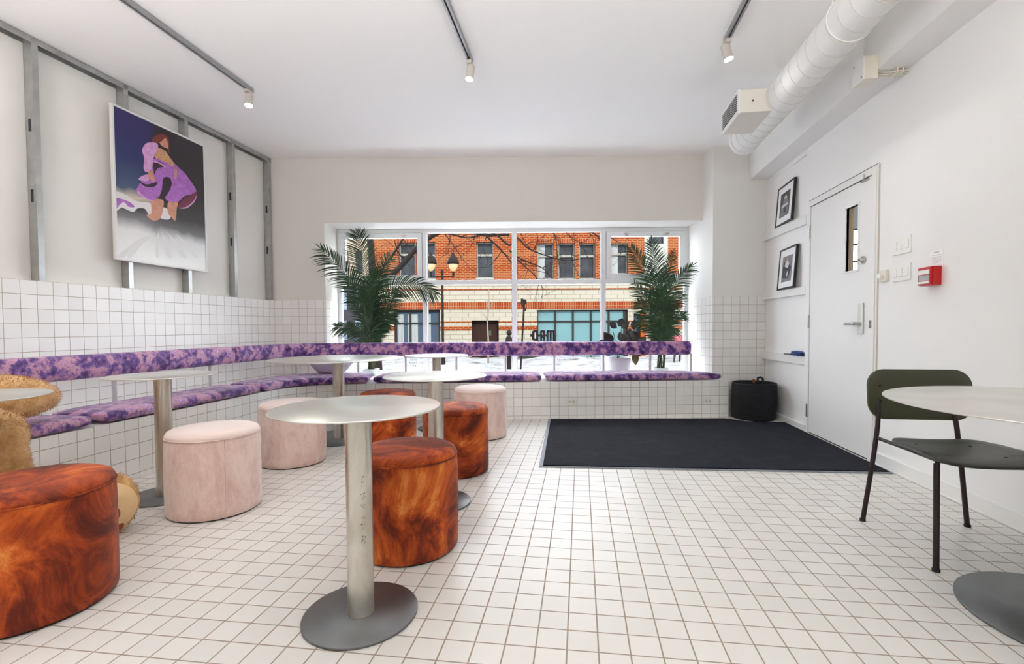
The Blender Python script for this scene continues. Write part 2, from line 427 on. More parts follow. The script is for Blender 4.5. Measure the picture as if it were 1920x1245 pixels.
# back wall with the window recess
ou_back = win(0, 0).x * 0 + (WTi @ on_plane(576.5, 600, WT @ Vector((0, 0, 0)), WN)).x % 0.102
M_WTILE_B = tile_mat('wall_tile_back', 0.102, 0.0034, TILE, GROUT, ou=ou_back, ov=1.385 - 14 * 0.102)
UL, UR, ZT, ZS = 0.645, 5.266, 2.332, 0.425
b = MB(WT)
b.box(-0.25, UL, 0, 0.46, -0.1, 1.385, 0)
b.box(-0.25, UL, 0, 0.46, 1.385, CH, 1)
b.box(UL, 5.42, 0, 0.46, ZT, CH, 1)
b.box(UL, 5.42, REC - 0.02, 0.46, -0.1, ZS, 1)
tag(b.build('wall_back', [M_WTILE_B, M_PAINTB]), kind='structure')
# corner pier between window and shelves
pier = [(1.585, 4.380), (2.215, 4.491), (2.62, 4.56), (2.62, 5.35), (1.415, 5.165)]
ou_p = -0.023
M_WTILE_P = tile_mat('wall_tile_pier', 0.102, 0.0034, TILE, GROUT, ou=0.025, ov=1.385 - 14 * 0.102)
b = MB(); b.prism(pier, -0.1, 1.385, 0, 0); b.prism(pier, 1.385, CH, 1, 1)
tag(b.build('wall_corner', [M_WTILE_P, M_PAINTP]), kind='structure')

# right wall
RXW = 2.225
DY0, DY1, DZ = 2.385, 3.445, 2.215
b = MB()
b.box(RXW, RXW + 0.16, -6.2, DY0, -0.1, CH)
b.box(RXW, RXW + 0.16, DY0, DY1, DZ, CH)
b.box(RXW, RXW + 0.16, DY1, 3.505, -0.1, CH)
b.box(RXW - 0.002, RXW + 0.16, 3.505, 4.52, 2.70, CH)
b.prism([(2.255, 3.505), (2.42, 3.505), (2.42, 4.55), (2.217, 4.55)], -0.1, 2.70)
tag(b.build('wall_right', M_PAINT), kind='structure')
b = MB(); b.box(-5.2, 2.6, -6.3, -6.15, -0.1, CH)
tag(b.build('wall_front', M_PAINT), kind='structure')
# beam along the right wall
b = MB(); b.box(2.012, RXW + 0.1, -6.15, 4.50, 2.745, CH)
tag(b.build('trim_1', M_PAINT), kind='structure')
# baseboards
b = MB(); b.box(RXW - 0.014, RXW, -6.15, DY0 - 0.025, 0, 0.09)
b.box(RXW - 0.018, RXW, -6.15, DY0 - 0.025, 0, 0.012)
b.prism([(2.205, 3.465), (2.26, 3.465), (2.24, 4.48), (2.195, 4.48)], 0, 0.06)
tag(b.build('baseboard_right', M_TRIM, bevel=0.003), kind='structure')

# ------------------------------------------------------------------ window
W1 = empty('window_1', WT @ Vector(((UL + UR) / 2, REC, ZS)), kind='structure', rz=math.radians(7.169))
zt = win(900, 529).z
um = [win(797.5, 600).x, win(965, 600).x, win(1131.5, 600).x]
FD0, FD1 = REC, REC + 0.058
b = MB(WT)
b.box(UL, UR, FD0, FD1, ZT - 0.05, ZT + 0.03); b.box(UL, UR, FD0, FD1, ZS, ZS + 0.045)
b.box(UL, UL + 0.05, FD0, FD1, ZS + 0.045, ZT - 0.05); b.box(UR - 0.05, UR, FD0, FD1, ZS + 0.045, ZT - 0.05)
for u in um: b.box(u - 0.03, u + 0.03, FD0, FD1, ZS + 0.045, ZT - 0.05)
edges = [UL + 0.02] + um + [UR - 0.02]
for i in range(4):
    b.box(edges[i] + 0.03, edges[i + 1] - 0.03, FD0 + 0.005, FD1, zt - 0.032, zt + 0.03)
b.build('window_frame', M_FRAME, W1, bevel=0.003)
b = MB(WT)
for u in um:
    b.box(u - 0.034, u - 0.030, FD0 + 0.02, FD1, ZS + 0.045, ZT - 0.05); b.box(u + 0.030, u + 0.034, FD0 + 0.02, FD1, ZS + 0.045, ZT - 0.05)
b.build('window_gasket', M_GASKET, W1)
for i, (a, c) in enumerate(((UL + 0.052, um[0] - 0.036), (um[2] + 0.036, UR - 0.052))):
    b = MB(WT); z0, z1 = zt + 0.034, ZT - 0.054; f = 0.062
    b.box(a, c, FD0 - 0.012, FD1 - 0.006, z0, z0 + f); b.box(a, c, FD0 - 0.012, FD1 - 0.006, z1 - f, z1)
    b.box(a, a + f, FD0 - 0.012, FD1 - 0.006, z0 + f, z1 - f); b.box(c - f, c, FD0 - 0.012, FD1 - 0.006, z0 + f, z1 - f)
    sash = b.build('window_sash', M_FRAME, W1, bevel=0.003)
    for lx in (a + 0.24, c - 0.26):
        l = MB(WT); l.box(lx, lx + 0.05, FD0 - 0.022, FD0 - 0.012, z1 - 0.035, z1 - 0.022); l.cyl((lx + 0.025, FD0 - 0.03, z1 - 0.028), (lx + 0.025, FD0 - 0.03, z1 - 0.06), 0.008, n=8)
        l.build('window_latch', M_CHROME, sash)
for i in range(4):
    for (z0, z1) in ((ZS + 0.04, zt - 0.03), (zt + 0.03, ZT - 0.04)):
        b = MB(WT); b.box(edges[i] + 0.02, edges[i + 1] - 0.02, FD0 + 0.034, FD0 + 0.040, z0, z1)
        b.build('window_pane', M_GLASS, W1)
# vinyl lettering M-A-D, made to be read from the street, so mirrored from inside
b = MB(WT)
for (xa, xb, ya, yb) in ((994, 998.5, 626.5, 631.5),
        (1004.9, 1009.4, 619, 639.5), (999.6, 1006, 619, 623.6), (999.6, 1006, 634.9, 639.5), (997.6, 1002.2, 620.6, 637.9), (1009.2, 1013, 627, 631),
        (1012.6, 1016.6, 620.6, 639.5), (1018.2, 1022.2, 620.6, 639.5), (1013.6, 1021.2, 619, 623.4), (1015.5, 1019, 628, 633.2), (1021.6, 1025, 627, 631),
        (1024.6, 1028.8, 620.6, 639.5), (1030.4, 1034.6, 620.6, 639.5), (1036.4, 1040.8, 619.6, 639.5), (1025.6, 1034, 619, 623), (1034, 1039.8, 619, 623), (1040.4, 1043.4, 627, 631)):
    a = win(xa, yb, 0.032); c = win(xb, ya, 0.032)
    b.box(a.x, c.x, REC + 0.0315, REC + 0.0335, a.z, c.z)
b.build('window_lettering', M_DECAL, W1)
def scribble(b, px0, px1, py0, py1, seed):
    r = random.Random(seed); a = win(px0, py1, 0.032); c = win(px1, py0, 0.032); x = a.x
    while x < c.x:
        wd = r.uniform(0.008, 0.02); h0 = a.z + (c.z - a.z) * r.uniform(0, 0.35); h1 = c.z - (c.z - a.z) * r.uniform(0, 0.3)
        b.box(x, x + 0.004, REC + 0.0315, REC + 0.0335, h0, h1)
        if r.random() < 0.6: b.box(x, min(x + wd, c.x), REC + 0.0315, REC + 0.0335, h1 - 0.004, h1)
        if r.random() < 0.5: b.box(x, min(x + wd, c.x), REC + 0.0315, REC + 0.0335, h0, h0 + 0.004)
        x += wd + r.uniform(0.003, 0.01)
b = MB(WT)
scribble(b, 720, 749, 673.5, 676, 1); scribble(b, 720, 749, 678, 680.5, 2); scribble(b, 769, 780, 673, 677, 3); scribble(b, 768, 781, 679, 681, 4); scribble(b, 769, 780, 684, 688, 5)
scribble(b, 1045, 1085, 672, 676, 6); scribble(b, 1099, 1116, 668, 673, 7); scribble(b, 1104, 1114, 677, 680, 8)
b.build('window_small_print', M_DECAL, W1)

# ------------------------------------------------------------------ steel studs, poster
def left_x(px, py, off=0.0): return (LTi @ on_plane(px, py, LT @ Vector((0, off, 0)), LN)).x
def stud(x0, label):
    o = empty('metal_stud', LT @ Vector((x0, 0.03, 1.385)), label, 'stud', 'steel studs of the open wall framing')
    b = MB(LT); w = 0.040; t = 0.004
    b.box(x0, x0 + w, 0.0, t, 1.387, CH - 0.004)
    b.box(x0, x0 + t, t, 0.073, 1.387, CH - 0.004)
    b.box(x0, x0 + w, 0.069, 0.073, 1.387, CH - 0.004)
    b.box(x0 + w - t, x0 + w, t, 0.012, 1.387, CH - 0.004)
    ob = b.build('stud_channel', M_STUD, o)
    for z in (1.95, 2.45):
        k = MB(LT); k.box(x0 - 0.0012, x0 + 0.0005, 0.025, 0.048, z, z + 0.09)
        k.build('punched_slot', M_DARK, o)
    return o
SX = [left_x(66, 300), left_x(231.5, 170), left_x(346, 225), left_x(435, 270)]
for x0, lb in zip(SX, ('widest-looking steel stud at left edge, clear of the poster', 'steel stud behind the left half of the framed poster', 'steel stud behind the right half of the framed poster', 'steel stud between the framed poster and the corner stud')):
    stud(x0, lb)
stud(-0.052, 'steel stud standing in the corner against the window wall')
b = MB(LT); b.box(-10.0, -0.002, 0.0, 0.003, CH - 0.045, CH - 0.001); b.box(-10.0, -0.002, 0.0, 0.073, CH - 0.004, CH - 0.001); b.box(-10.0, -0.002, 0.070, 0.073, CH - 0.045, CH - 0.001)
tag(b.build('ceiling_track', M_STUD), 'long galvanised channel running along ceiling above the steel studs', 'metal channel')

POFF = -0.020
PP = LT @ Vector((0, POFF, 0))
def poster_pt(px, py, d=0.0):
    """point of the poster's print, from its place in the zoomed crop"""
    q = LTi @ on_plane(190 + px / 3.557, 170 + py / 3.557, PP, LN)
    return (q.x, POFF - 0.004 - d, q.z)
PL = poster_pt(66, 300)[0] ; PR = poster_pt(690, 600)[0]; PT, PB = 2.897, 1.612
PO = empty('framed_poster', LT @ Vector(((PL + PR) / 2, -0.02, PB)), 'large white framed poster of performer in puffy purple dress', 'poster')
b = MB(LT); f = 0.018
b.box(PL, PR, POFF - 0.012, -0.003, PT - f, PT); b.box(PL, PR, POFF - 0.012, -0.003, PB, PB + f)
b.box(PL, PL + f, POFF - 0.012, -0.003, PB + f, PT - f); b.box(PR - f, PR, POFF - 0.012, -0.003, PB + f, PT - f)
b.build('frame', M_FRAMEW, PO, bevel=0.002)
mt, nt, bs, N, L = new_mat('poster_print')
tc = N.new('ShaderNodeUVMap'); sp = N.new('ShaderNodeSeparateXYZ'); L.new(tc.outputs[0], sp.inputs[0])
ns = N.new('ShaderNodeTexNoise'); ns.inputs['Scale'].default_value = 3; ns.inputs['Detail'].default_value = 5; L.new(tc.outputs[0], ns.inputs['Vector'])
ad = N.new('ShaderNodeMath'); ad.operation = 'MULTIPLY_ADD'; ad.inputs[1].default_value = 0.14; L.new(ns.outputs['Fac'], ad.inputs[0]); L.new(sp.outputs[1], ad.inputs[2])
r1 = N.new('ShaderNodeValToRGB'); cr = r1.color_ramp
cr.elements[0].position = 0.12; cr.elements[0].color = rgb(226, 224, 220); cr.elements[1].position = 1.0; cr.elements[1].color = rgb(44, 38, 92)
for p, c in ((0.27, rgb(218, 216, 212)), (0.36, rgb(120, 118, 118)), (0.44, rgb(52, 48, 54)), (0.5, rgb(206, 192, 172)), (0.56, rgb(64, 82, 110)), (0.75, rgb(38, 46, 98))):
    e = cr.elements.new(p); e.color = c
r2 = N.new('ShaderNodeValToRGB'); cr = r2.color_ramp
cr.elements[0].position = 0.10; cr.elements[0].color = rgb(228, 227, 222); cr.elements[1].position = 1.0; cr.elements[1].color = rgb(40, 34, 40)
for p, c in ((0.26, rgb(206, 204, 202)), (0.34, rgb(96, 92, 92)), (0.44, rgb(50, 46, 46))):
    e = cr.elements.new(p); e.color = c
L.new(ad.outputs[0], r1.inputs[0]); L.new(ad.outputs[0], r2.inputs[0])
ms = N.new('ShaderNodeMapRange'); ms.interpolation_type = 'SMOOTHSTEP'; ms.inputs['From Min'].default_value = 0.28; ms.inputs['From Max'].default_value = 0.48
L.new(sp.outputs[0], ms.inputs['Value'])
mx = N.new('ShaderNodeMix'); mx.data_type = 'RGBA'; L.new(ms.outputs[0], mx.inputs['Factor']); L.new(r1.outputs[0], mx.inputs['A']); L.new(r2.outputs[0], mx.inputs['B'])
L.new(mx.outputs['Result'], bs.inputs['Base Color']); bs.inputs['Roughness'].default_value = 0.3
M_POSTER = mt
b = MB(LT)
x0, x1, z0, z1 = PL + f, PR - f, PB + f, PT - f
b.box(x0, x1, POFF - 0.003, POFF + 0.004, z0, z1)
b.quad((x0, POFF - 0.004, z0), (x0, POFF - 0.004, z1), (x1, POFF - 0.004, z1), (x1, POFF - 0.004, z0), 0, [(0, 0), (0, 1), (1, 1), (1, 0)])
for k in range(6): b.uv[k] = [(0, 0)] * 4
b.build('print', M_POSTER, PO)
P_MATS = [plain('print_purple', rgb(168, 104, 184), 0.4, var=0.2, vscale=30), plain('print_lilac', rgb(206, 152, 200), 0.4, var=0.15, vscale=30),
          plain('print_hair', rgb(116, 46, 42), 0.4), plain('print_skin', rgb(196, 138, 112), 0.4, var=0.15, vscale=20), plain('print_shadow', rgb(50, 26, 46), 0.4),
          plain('print_pale', rgb(222, 216, 214), 0.4), plain('print_gold', rgb(196, 148, 110), 0.4, var=0.3, vscale=60), plain('print_plum', rgb(112, 44, 70), 0.4), plain('print_fold', rgb(212, 210, 206), 0.4)]
b = MB(LT)
def pp(mi, d, pts):
    P3 = [(x, y, 0) for x, y in pts]; n_ = len(P3); cl = smooth_path(P3 + P3[:2] + [P3[2 % n_]], 4)[4:4 + 4 * n_]
    q = [poster_pt(p.x, p.y, 0.0006 * d) for p in cl]
    b.add(q, [tuple(range(len(q)))], mi)
pp(5, 0.5, [(88, 680), (150, 690), (200, 720), (250, 740), (300, 745), (330, 760), (325, 850), (290, 790), (240, 785), (210, 810), (160, 790), (130, 780), (90, 800)])
pp(0, 0.8, [(92, 720), (140, 725), (190, 745), (220, 775), (180, 775), (150, 745), (120, 760), (92, 790)])
pp(5, 0.5, [(398, 780), (440, 790), (460, 830), (450, 858), (400, 855), (385, 830)])
pp(3, 1, [(330, 730), (408, 730), (408, 790), (390, 850), (345, 868), (298, 830), (335, 815)])
pp(3, 1, [(446, 740), (505, 740), (500, 790), (492, 865), (470, 850), (440, 810)])
pp(0, 2, [(240, 640), (300, 560), (390, 470), (520, 520), (590, 600), (632, 680), (560, 700), (470, 740), (400, 700), (330, 730), (240, 680)])
pp(0, 2.4, [(345, 460), (420, 430), (500, 500), (585, 600), (500, 640), (440, 570), (390, 580), (330, 560)])
pp(7, 2.6, [(632, 672), (600, 690), (560, 710), (520, 745), (510, 785), (560, 780), (610, 745), (632, 705)])
pp(0, 2.8, [(470, 610), (560, 590), (620, 650), (560, 690), (510, 740), (440, 735), (425, 700)])
pp(0, 2.8, [(240, 640), (290, 630), (380, 660), (380, 700), (340, 735), (290, 720), (236, 690)])
pp(4, 3, [(410, 585), (450, 580), (466, 620), (450, 670), (420, 710), (380, 722), (400, 660)])
pp(4, 3, [(345, 480), (385, 472), (415, 505), (370, 520), (350, 560), (345, 530)])
pp(4, 2.9, [(250, 605), (300, 625), (370, 610), (350, 640), (290, 640)])
pp(1, 3.4, [(248, 582), (300, 560), (310, 600), (255, 600)])
pp(1, 4, [(268, 400), (290, 355), (335, 345), (370, 355), (372, 390), (350, 430), (330, 520), (300, 545), (278, 520), (282, 450)])
pp(6, 3.6, [(370, 385), (420, 400), (450, 440), (482, 490), (470, 505), (430, 480), (385, 460), (350, 440)])
pp(3, 4.4, [(308, 540), (335, 532), (348, 575), (352, 605), (330, 600), (310, 580)])
pp(6, 4, [(484, 525), (500, 525), (498, 585), (486, 585)])
pp(2, 3.8, [(330, 330), (360, 300), (400, 288), (440, 310), (448, 350), (448, 420), (425, 370), (385, 350), (370, 350)])
pp(3, 4.4, [(388, 320), (420, 312), (440, 350), (440, 385), (420, 380), (398, 368), (384, 345)])
pp(2, 5, [(380, 300), (425, 305), (410, 325), (385, 345)])
for k, (xa, xb, xc) in enumerate(((110, 150, 330), (170, 200, 350), (360, 380, 380), (430, 470, 410), (520, 570, 450), (610, 640, 500))):
    pp(8, 0.4, [(xa, 1100), (xb, 1110), ((xb + xc) / 2, 1020), (xc, 960), (xc - 6, 955), ((xa + xc) / 2 - 8, 1015)])
pp(1, 3.5, [(236, 684), (290, 722), (340, 738), (340, 732), (292, 714), (246, 672)])
pp(1, 3.5, [(345, 470), (380, 476), (425, 505), (420, 512), (380, 486), (350, 478)])
pp(1, 3.5, [(515, 784), (560, 776), (606, 742), (632, 700), (634, 706), (612, 748), (566, 784)])
b.build('printed_figure', P_MATS, PO)

# ------------------------------------------------------------------ tiled bench
front = [(-3.0, -1.6), (-3.0, 2.62), (-2.99, 2.93), (-2.915, 3.12), (-2.76, 3.29), (-2.53, 3.40), (-2.2, 3.496), (1.72, 4.187)]
def curve2(pts, n=6):
    return [(p.x, p.y) for p in smooth_path([(x, y, 0) for x, y in pts], n)]
fr = [front[0]] + curve2(front[1:7], 6) + [front[7]]
wl = [LT @ Vector((x, -0.003, 0)) for x in (0.0, -5.6)]
wa = WT @ Vector((0.01, -0.003, 0)); wb = WT @ Vector((UL, -0.003, 0)); wc = WT @ Vector((UL + 0.003, REC - 0.025, 0)); wd = WT @ Vector((UR - 0.01, REC - 0.025, 0))
foot = fr + [(1.70, 4.395), (1.583, 4.376), (wd.x - 0.02, wd.y), (wc.x, wc.y), (wb.x, wb.y), (wa.x + 0.01, wa.y), (wl[1].x + 0.01, wl[1].y)]
foot = foot[:len(fr)] + foot[len(fr):]
dist0 = 0.0
M_WTILE_F = tile_mat('bench_tile', 0.102, 0.0036, rgb(247, 246, 243), GROUT, ou=0.0, ov=0.039)
# arc length so that a joint falls where the photo has one
al = sum(math.dist(fr[i], fr[i + 1]) for i in range(len(fr) - 1))
jx = on_plane(963.3, 760, (-0.749, 3.752, 0), (-0.1736, 0.9848, 0))
u_at = al - math.dist((jx.x, jx.y), fr[-1])
b = MB(); b.prism(foot, 0.0, 0.418, 0, 1, u0=-(u_at % 0.102))
BENCH = tag(b.build('tiled_bench', [M_WTILE_F, M_TRIM]), 'white tiled built-in bench plinth curving along left wall and window', 'bench')

def outlet(px, py, label):
    n = Vector((-0.1736, 0.9848, 0)); c = on_plane(px, py, (-0.749, 3.752, 0), n) - n * 0.001
    o = empty('wall_outlet', c, label, 'outlet', rz=math.radians(10))
    T = M_of(o)
    k = MB(T); k.box(-0.06, 0.06, -0.006, 0.0, -0.038, 0.038); k.build('cover_plate', M_PLATE, o, bevel=0.002)
    for s in (-1, 1):
        k = MB(T); k.box(s * 0.022 - 0.016, s * 0.022 + 0.016, -0.009, -0.005, -0.016, 0.016); r = k.build('receptacle', M_PLATE2, o, bevel=0.002)
        k = MB(T)
        for dx, dz in ((-0.006, 0.005), (0.006, 0.005), (0, -0.008)): k.box(s * 0.022 + dx - 0.0018, s * 0.022 + dx + 0.0018, -0.0098, -0.0085, dz - 0.004, dz + 0.004)
        k.build('slot', M_DARK, r)
outlet(1071.5, 753, 'double socket on the bench front above the mat\'s left corner')
outlet(1327, 751, 'double socket on the bench front beside the black basket')

# seat cushions: stations of (front point, back point)
def bl(x): return (x, 4.33 + 0.148 * (x + 0.275))
def ff(x): return (x + 0.003, 3.752 + 0.1763 * (x + 0.749) - 0.012)
ST_L = lambda y: ((-2.985, y), (-3.42, y))
corner = [((-2.985, 2.715), (-3.42, 2.76)), ((-2.975, 2.93), (-3.42, 3.12)), ((-2.90, 3.105), (-3.37, 3.50)), ((-2.75, 3.270), (-3.20, 3.77)), ((-2.525, 3.385), (-2.95, 3.90)), (ff(-2.28), bl(-2.42))]
def st_w(x): return (ff(x), bl(x - 0.09))
segs = [([ST_L(-1.5), ST_L(-0.5), ST_L(0.4), ST_L(1.125)], 'purple velvet seat pad nearest the teddy bear, left end of bench'),
        ([ST_L(1.150), ST_L(1.7), ST_L(2.2), ST_L(2.690)], 'purple velvet seat pad behind the small steel table on the left bench'),
        (corner, 'curved purple velvet seat pad filling the bench corner'),
        ([st_w(-2.255), st_w(-1.6), st_w(-1.0), st_w(-0.372)], 'lavender velvet seat pad under the middle of the window, behind the stools'),
        ([st_w(-0.348), st_w(0.3), st_w(1.0), ((1.655, 4.163), (1.56, 4.60 - 0.23))], 'lavender velvet seat pad above both wall sockets, right end of bench')]
for sg, lb in segs:
    dense = []
    F = smooth_path([(p[0][0], p[0][1], 0) for p in sg], 6); B = smooth_path([(p[1][0], p[1][1], 0) for p in sg], 6)
    b = MB(); nu = len(F); nv = 8; vs = []; R = 0.028; z0, z1 = 0.419, 0.503
    rr = random.Random(len(lb)); top = []
    prof = []   # (v fraction, inset from the front edge in m, z)
    for i in range(nu):
        f_, k_ = F[i], B[i]; d = (k_ - f_); Ln = d.length; d.normalize()
        ends = min(i, nu - 1 - i); dz = (-0.018, -0.004, 0)[min(ends, 2)]
        row = [(0.012, z0), (0.0, z0 + 0.02), (-0.004, z0 + 0.045), (0.004, z1 - 0.016), (0.022, z1 - 0.004 + dz), (0.06, z1 + dz)] + \
              [(0.06 + (Ln - 0.12) * t, z1 + dz + 0.003 * math.sin(i * 1.7 + t * 9) + rr.uniform(-.0015, .0015)) for t in (0.25, 0.5, 0.75, 1.0)] + [(Ln - 0.02, z1 - 0.006 + dz), (Ln, z1 - 0.03), (Ln - 0.01, z0)]
        for (q, z) in row: vs.append(f_ + d * q + Vector((0, 0, z)))
    m_ = len(row)
    fs = [(i * m_ + j, (i + 1) * m_ + j, (i + 1) * m_ + j + 1, i * m_ + j + 1) for i in range(nu - 1) for j in range(m_ - 1)]
    b.add(vs, fs, 0, None, True)
    b.add(vs, [tuple(range(m_)), tuple(reversed(range((nu - 1) * m_, nu * m_)))], 0, None, True)
    b.add(vs, [tuple(reversed([i * m_ for i in range(nu)] + [i * m_ + m_ - 1 for i in reversed(range(nu))]))], 0)
    o = b.build('seat_cushion', M_VELVET, merge=True, sub=1)
    tag(o, lb, 'cushion', 'purple velvet seat pads along the bench')

# backrest: bolster on posts
BK = empty('bench_backrest', (-3.47, 1.7, 0.42), 'long purple velvet bolster backrest on grey posts along wall and window', 'backrest')
def pl_(x): return (x, 4.37 + 0.148 * (x + 0.275), 0.768)
prof = []
for k in range(20):
    t = 2 * PI * k / 20; c, s_ = math.cos(t), math.sin(t)
    prof.append((math.copysign(abs(c) ** 0.62, c) * 0.058, math.copysign(abs(s_) ** 0.62, s_) * 0.0865))
pa = [(-3.47, y, 0.768) for y in (-1.5, -0.6, 0.3, 1.2, 2.1)] + [(-3.47, 2.90, 0.768)]
pb_ = [(-3.47, 2.92, 0.768), (-3.47, 3.2, 0.768), (-3.43, 3.55, 0.768), (-3.28, 3.80, 0.768), (-3.02, 3.93, 0.768), pl_(-2.6), pl_(-1.6), pl_(-0.6), pl_(0.5), (pl_(1.385))]
for path in (pa, pb_):
    q = smooth_path(path, 8); n = len(q); rad = [1.0] * n
    rad[0] = 0.72; rad[-1] = 0.72
    for t_, r_ in ((1, 0.93), (n - 2, 0.93)): rad[t_] = r_
    b = MB(); k = Vector(q[0]); q2 = [q[0] + (q[0] - q[1]).normalized() * 0.0] + q[1:]
    # tighten the end rings so the end is rounded
    q2[1] = q2[0] + (q[1] - q[0]).normalized() * 0.012; q2[-2] = q2[-1] - (q[-1] - q[-2]).normalized() * 0.012
    extra = [q2[1] + (q[1] - q[0]).normalized() * 0.03]; q3 = q2[:2] + extra + q2[2:-2] + [q2[-2] - (q[-1] - q[-2]).normalized() * 0.03] + q2[-2:]
    rad = [0.75, 0.93] + [1.0] * (len(q3) - 4) + [0.93, 0.75]
    b.tube(q3, rad, prof=prof); b.build('bolster', M_VELVET, BK, merge=True, smooth=True)
M_POST = plain('grey_painted_post', rgb(196, 196, 198), 0.4, metal=0.3)
posts = [(-3.47, -0.7), (-3.47, 0.4), (-3.47, 1.67), (-3.47, 2.62), (-3.30, 3.75)]
pn = (-0.1464, 0.9892, 0)
for px in (672, 761, 856, 948, 1039, 1131, 1219, 1303):
    p = on_plane(px, 680, pl_(0), pn); posts.append((p.x, p.y))
posts[-1] = (posts[-1][0] - 0.05, posts[-1][1])
for (x, y) in posts:
    b = MB(); b.cyl((x, y, 0.419), (x, y, 0.70), 0.016, n=12); b.cyl((x, y, 0.419), (x, y, 0.425), 0.03, n=12)
    b.build('post', M_POST, BK)

# ------------------------------------------------------------------ tables
def table(x, y, rt, rb, z, label, rp=0.046, scuff=False, group='round steel pedestal tables'):
    o = empty('pedestal_table', (x, y, 0), label, 'table', group)
    b = MB(); b.lathe([(0.0, z - 0.006), (rt - 0.002, z - 0.006), (rt, z - 0.004), (rt, z - 0.001), (rt - 0.002, z), (0, z)], (x, y, 0), n=96)
    b.build('tabletop', M_TOP, o)
    b = MB(); b.lathe([(0.0, 0.001), (rb, 0.001), (rb, 0.009), (rb - 0.001, 0.010), (0, 0.010)], (x, y, 0), n=80)
    b.build('base_plate', M_BASE, o)
    b = MB(); b.cyl((x, y, 0.010), (x, y, z - 0.006), rp, n=48, cap=False)
    if scuff:
        r = random.Random(3)
        for zc, n_ in ((0.50, 10), (0.44, 16), (0.41, 14), (0.37, 6), (0.33, 5), (0.29, 22), (0.27, 12)):
            for q in range(n_):
                a = math.radians(-50 + r.uniform(-9, 9)); zz = zc + r.uniform(-0.012, 0.012); h = r.uniform(0.001, 0.005); w_ = r.uniform(0.012, 0.05)
                R_ = rp + 0.0005
                b.add([(x + R_ * math.cos(a), y + R_ * math.sin(a), zz), (x + R_ * math.cos(a + w_), y + R_ * math.sin(a + w_), zz),
                       (x + R_ * math.cos(a + w_), y + R_ * math.sin(a + w_), zz + h), (x + R_ * math.cos(a), y + R_ * math.sin(a), zz + h)], [(0, 1, 2, 3)], 1)
    p = b.build('pole', [M_POLE, M_SCUFF], o)
    b = MB(); b.lathe([(0.0, z - 0.014), (rp * 1.7, z - 0.014), (rp * 1.7, z - 0.006), (0, z - 0.006)], (x, y, 0), n=32); b.build('mounting_plate', M_BASE, o)
    return o
table(-0.742, 0.100, 0.290, 0.200, 0.752, 'nearest steel pedestal table, scuffed pole beside the front orange stool', scuff=True)
table(-0.800, 1.200, 0.300, 0.200, 0.752, 'bright steel pedestal table standing between the two middle orange stools')
table(-2.205, 2.690, 0.600, 0.340, 0.752, 'wide steel pedestal table in the bench corner behind the pink stools', rp=0.052)
table(-1.415, 3.215, 0.322, 0.200, 0.752, 'farthest small steel pedestal table, close to the window seat')
table(-2.505, 1.105, 0.290, 0.200, 0.752, 'steel pedestal table left of the nearest pink stool')
table(-2.535, 0.140, 0.300, 0.200, 0.752, 'steel pedestal table in front of the teddy bear at left edge')
table(1.765, 0.350, 0.570, 0.340, 0.752, 'wide steel pedestal table in front of the green chair', rp=0.052)

# ------------------------------------------------------------------ stools
def stool(x, y, kind, label, r=0.237, rz=0.0):
    nm = {'o': 'velvet_stool', 'p': 'velvet_stool'}[kind]
    o = empty(nm, (x, y, 0), label, 'stool', rz=rz, group={'o': 'orange velvet stools', 'p': 'pink velvet stools'}[kind])
    T = M_of(o)
    wob = lambda t, z: 1 + 0.006 * math.sin(2 * t + 1) + 0.004 * math.sin(5 * t + z * 9)
    b = MB(T)
    b.lathe([(r * 0.965, 0.008), (r * 0.985, 0.014), (r * 0.995, 0.05), (r * 1.0, 0.2), (r * 0.995, 0.36), (r * 0.985, 0.42), (r * 0.975, 0.432)], n=64, wob=wob)
    b.build('upholstered_body', M_ORANGE if kind == 'o' else M_PINK, o)
    b = MB(T)
    b.lathe([(r * 0.975, 0.432), (r * 0.985, 0.437), (r * 0.975, 0.448), (r * 0.94, 0.462), (r * 0.87, 0.470), (r * 0.6, 0.475), (r * 0.3, 0.476), (0.0, 0.476)], n=64, wob=wob)
    b.build('seat_pad', M_ORANGE if kind == 'o' else M_PINKTOP, o)
    b = MB(T); b.lathe([(0.0, 0.0), (r * 0.93, 0.0), (r * 0.95, 0.01), (0.0, 0.01)], n=48); b.build('base_disc', M_BLACK, o)
    b = MB(T)
    ring = [(r * 0.985 * math.cos(2 * PI * k / 64), r * 0.985 * math.sin(2 * PI * k / 64), 0.434) for k in range(65)]
    b.tube(ring, 0.0032, n=6, cap=False); b.build('piping', M_ORANGE if kind == 'o' else M_PINK, o)
    if kind == 'p':
        b = MB(T); a = math.radians(-38); b.tube([(r * 0.998 * math.cos(a), r * 0.998 * math.sin(a), 0.012), (r * 1.003 * math.cos(a), r * 1.003 * math.sin(a), 0.2), (r * 0.985 * math.cos(a), r * 0.985 * math.sin(a), 0.43)], 0.0022, n=6)
        b.build('side_seam', M_PINK, o)
    return o
stool(-0.770, 0.650, 'o', 'orange marbled velvet stool right behind the nearest table\'s pole', rz=0.4)
stool(-0.850, 1.835, 'o', 'orange marbled velvet stool directly in front of the small mauve-pink stool', rz=2.1)
stool(-1.650, 2.520, 'o', 'farthest orange velvet stool, partly hidden behind the nearest tabletop', r=0.243, rz=4.0)
stool(-2.000, 0.010, 'o', 'large-looking orange velvet stool at lower left in front of bear', r=0.252, rz=5.2)
stool(-2.043, 0.962, 'p', 'largest-looking pink velvet stool, right of the left bench\'s steel table')
stool(-2.165, 1.905, 'p', 'pink velvet stool peeking out behind the nearest tabletop\'s left end', rz=0.5)
stool(-0.905, 2.935, 'p', 'mauve-pink velvet stool farthest right, nearest the black mat', r=0.252, rz=0.9)

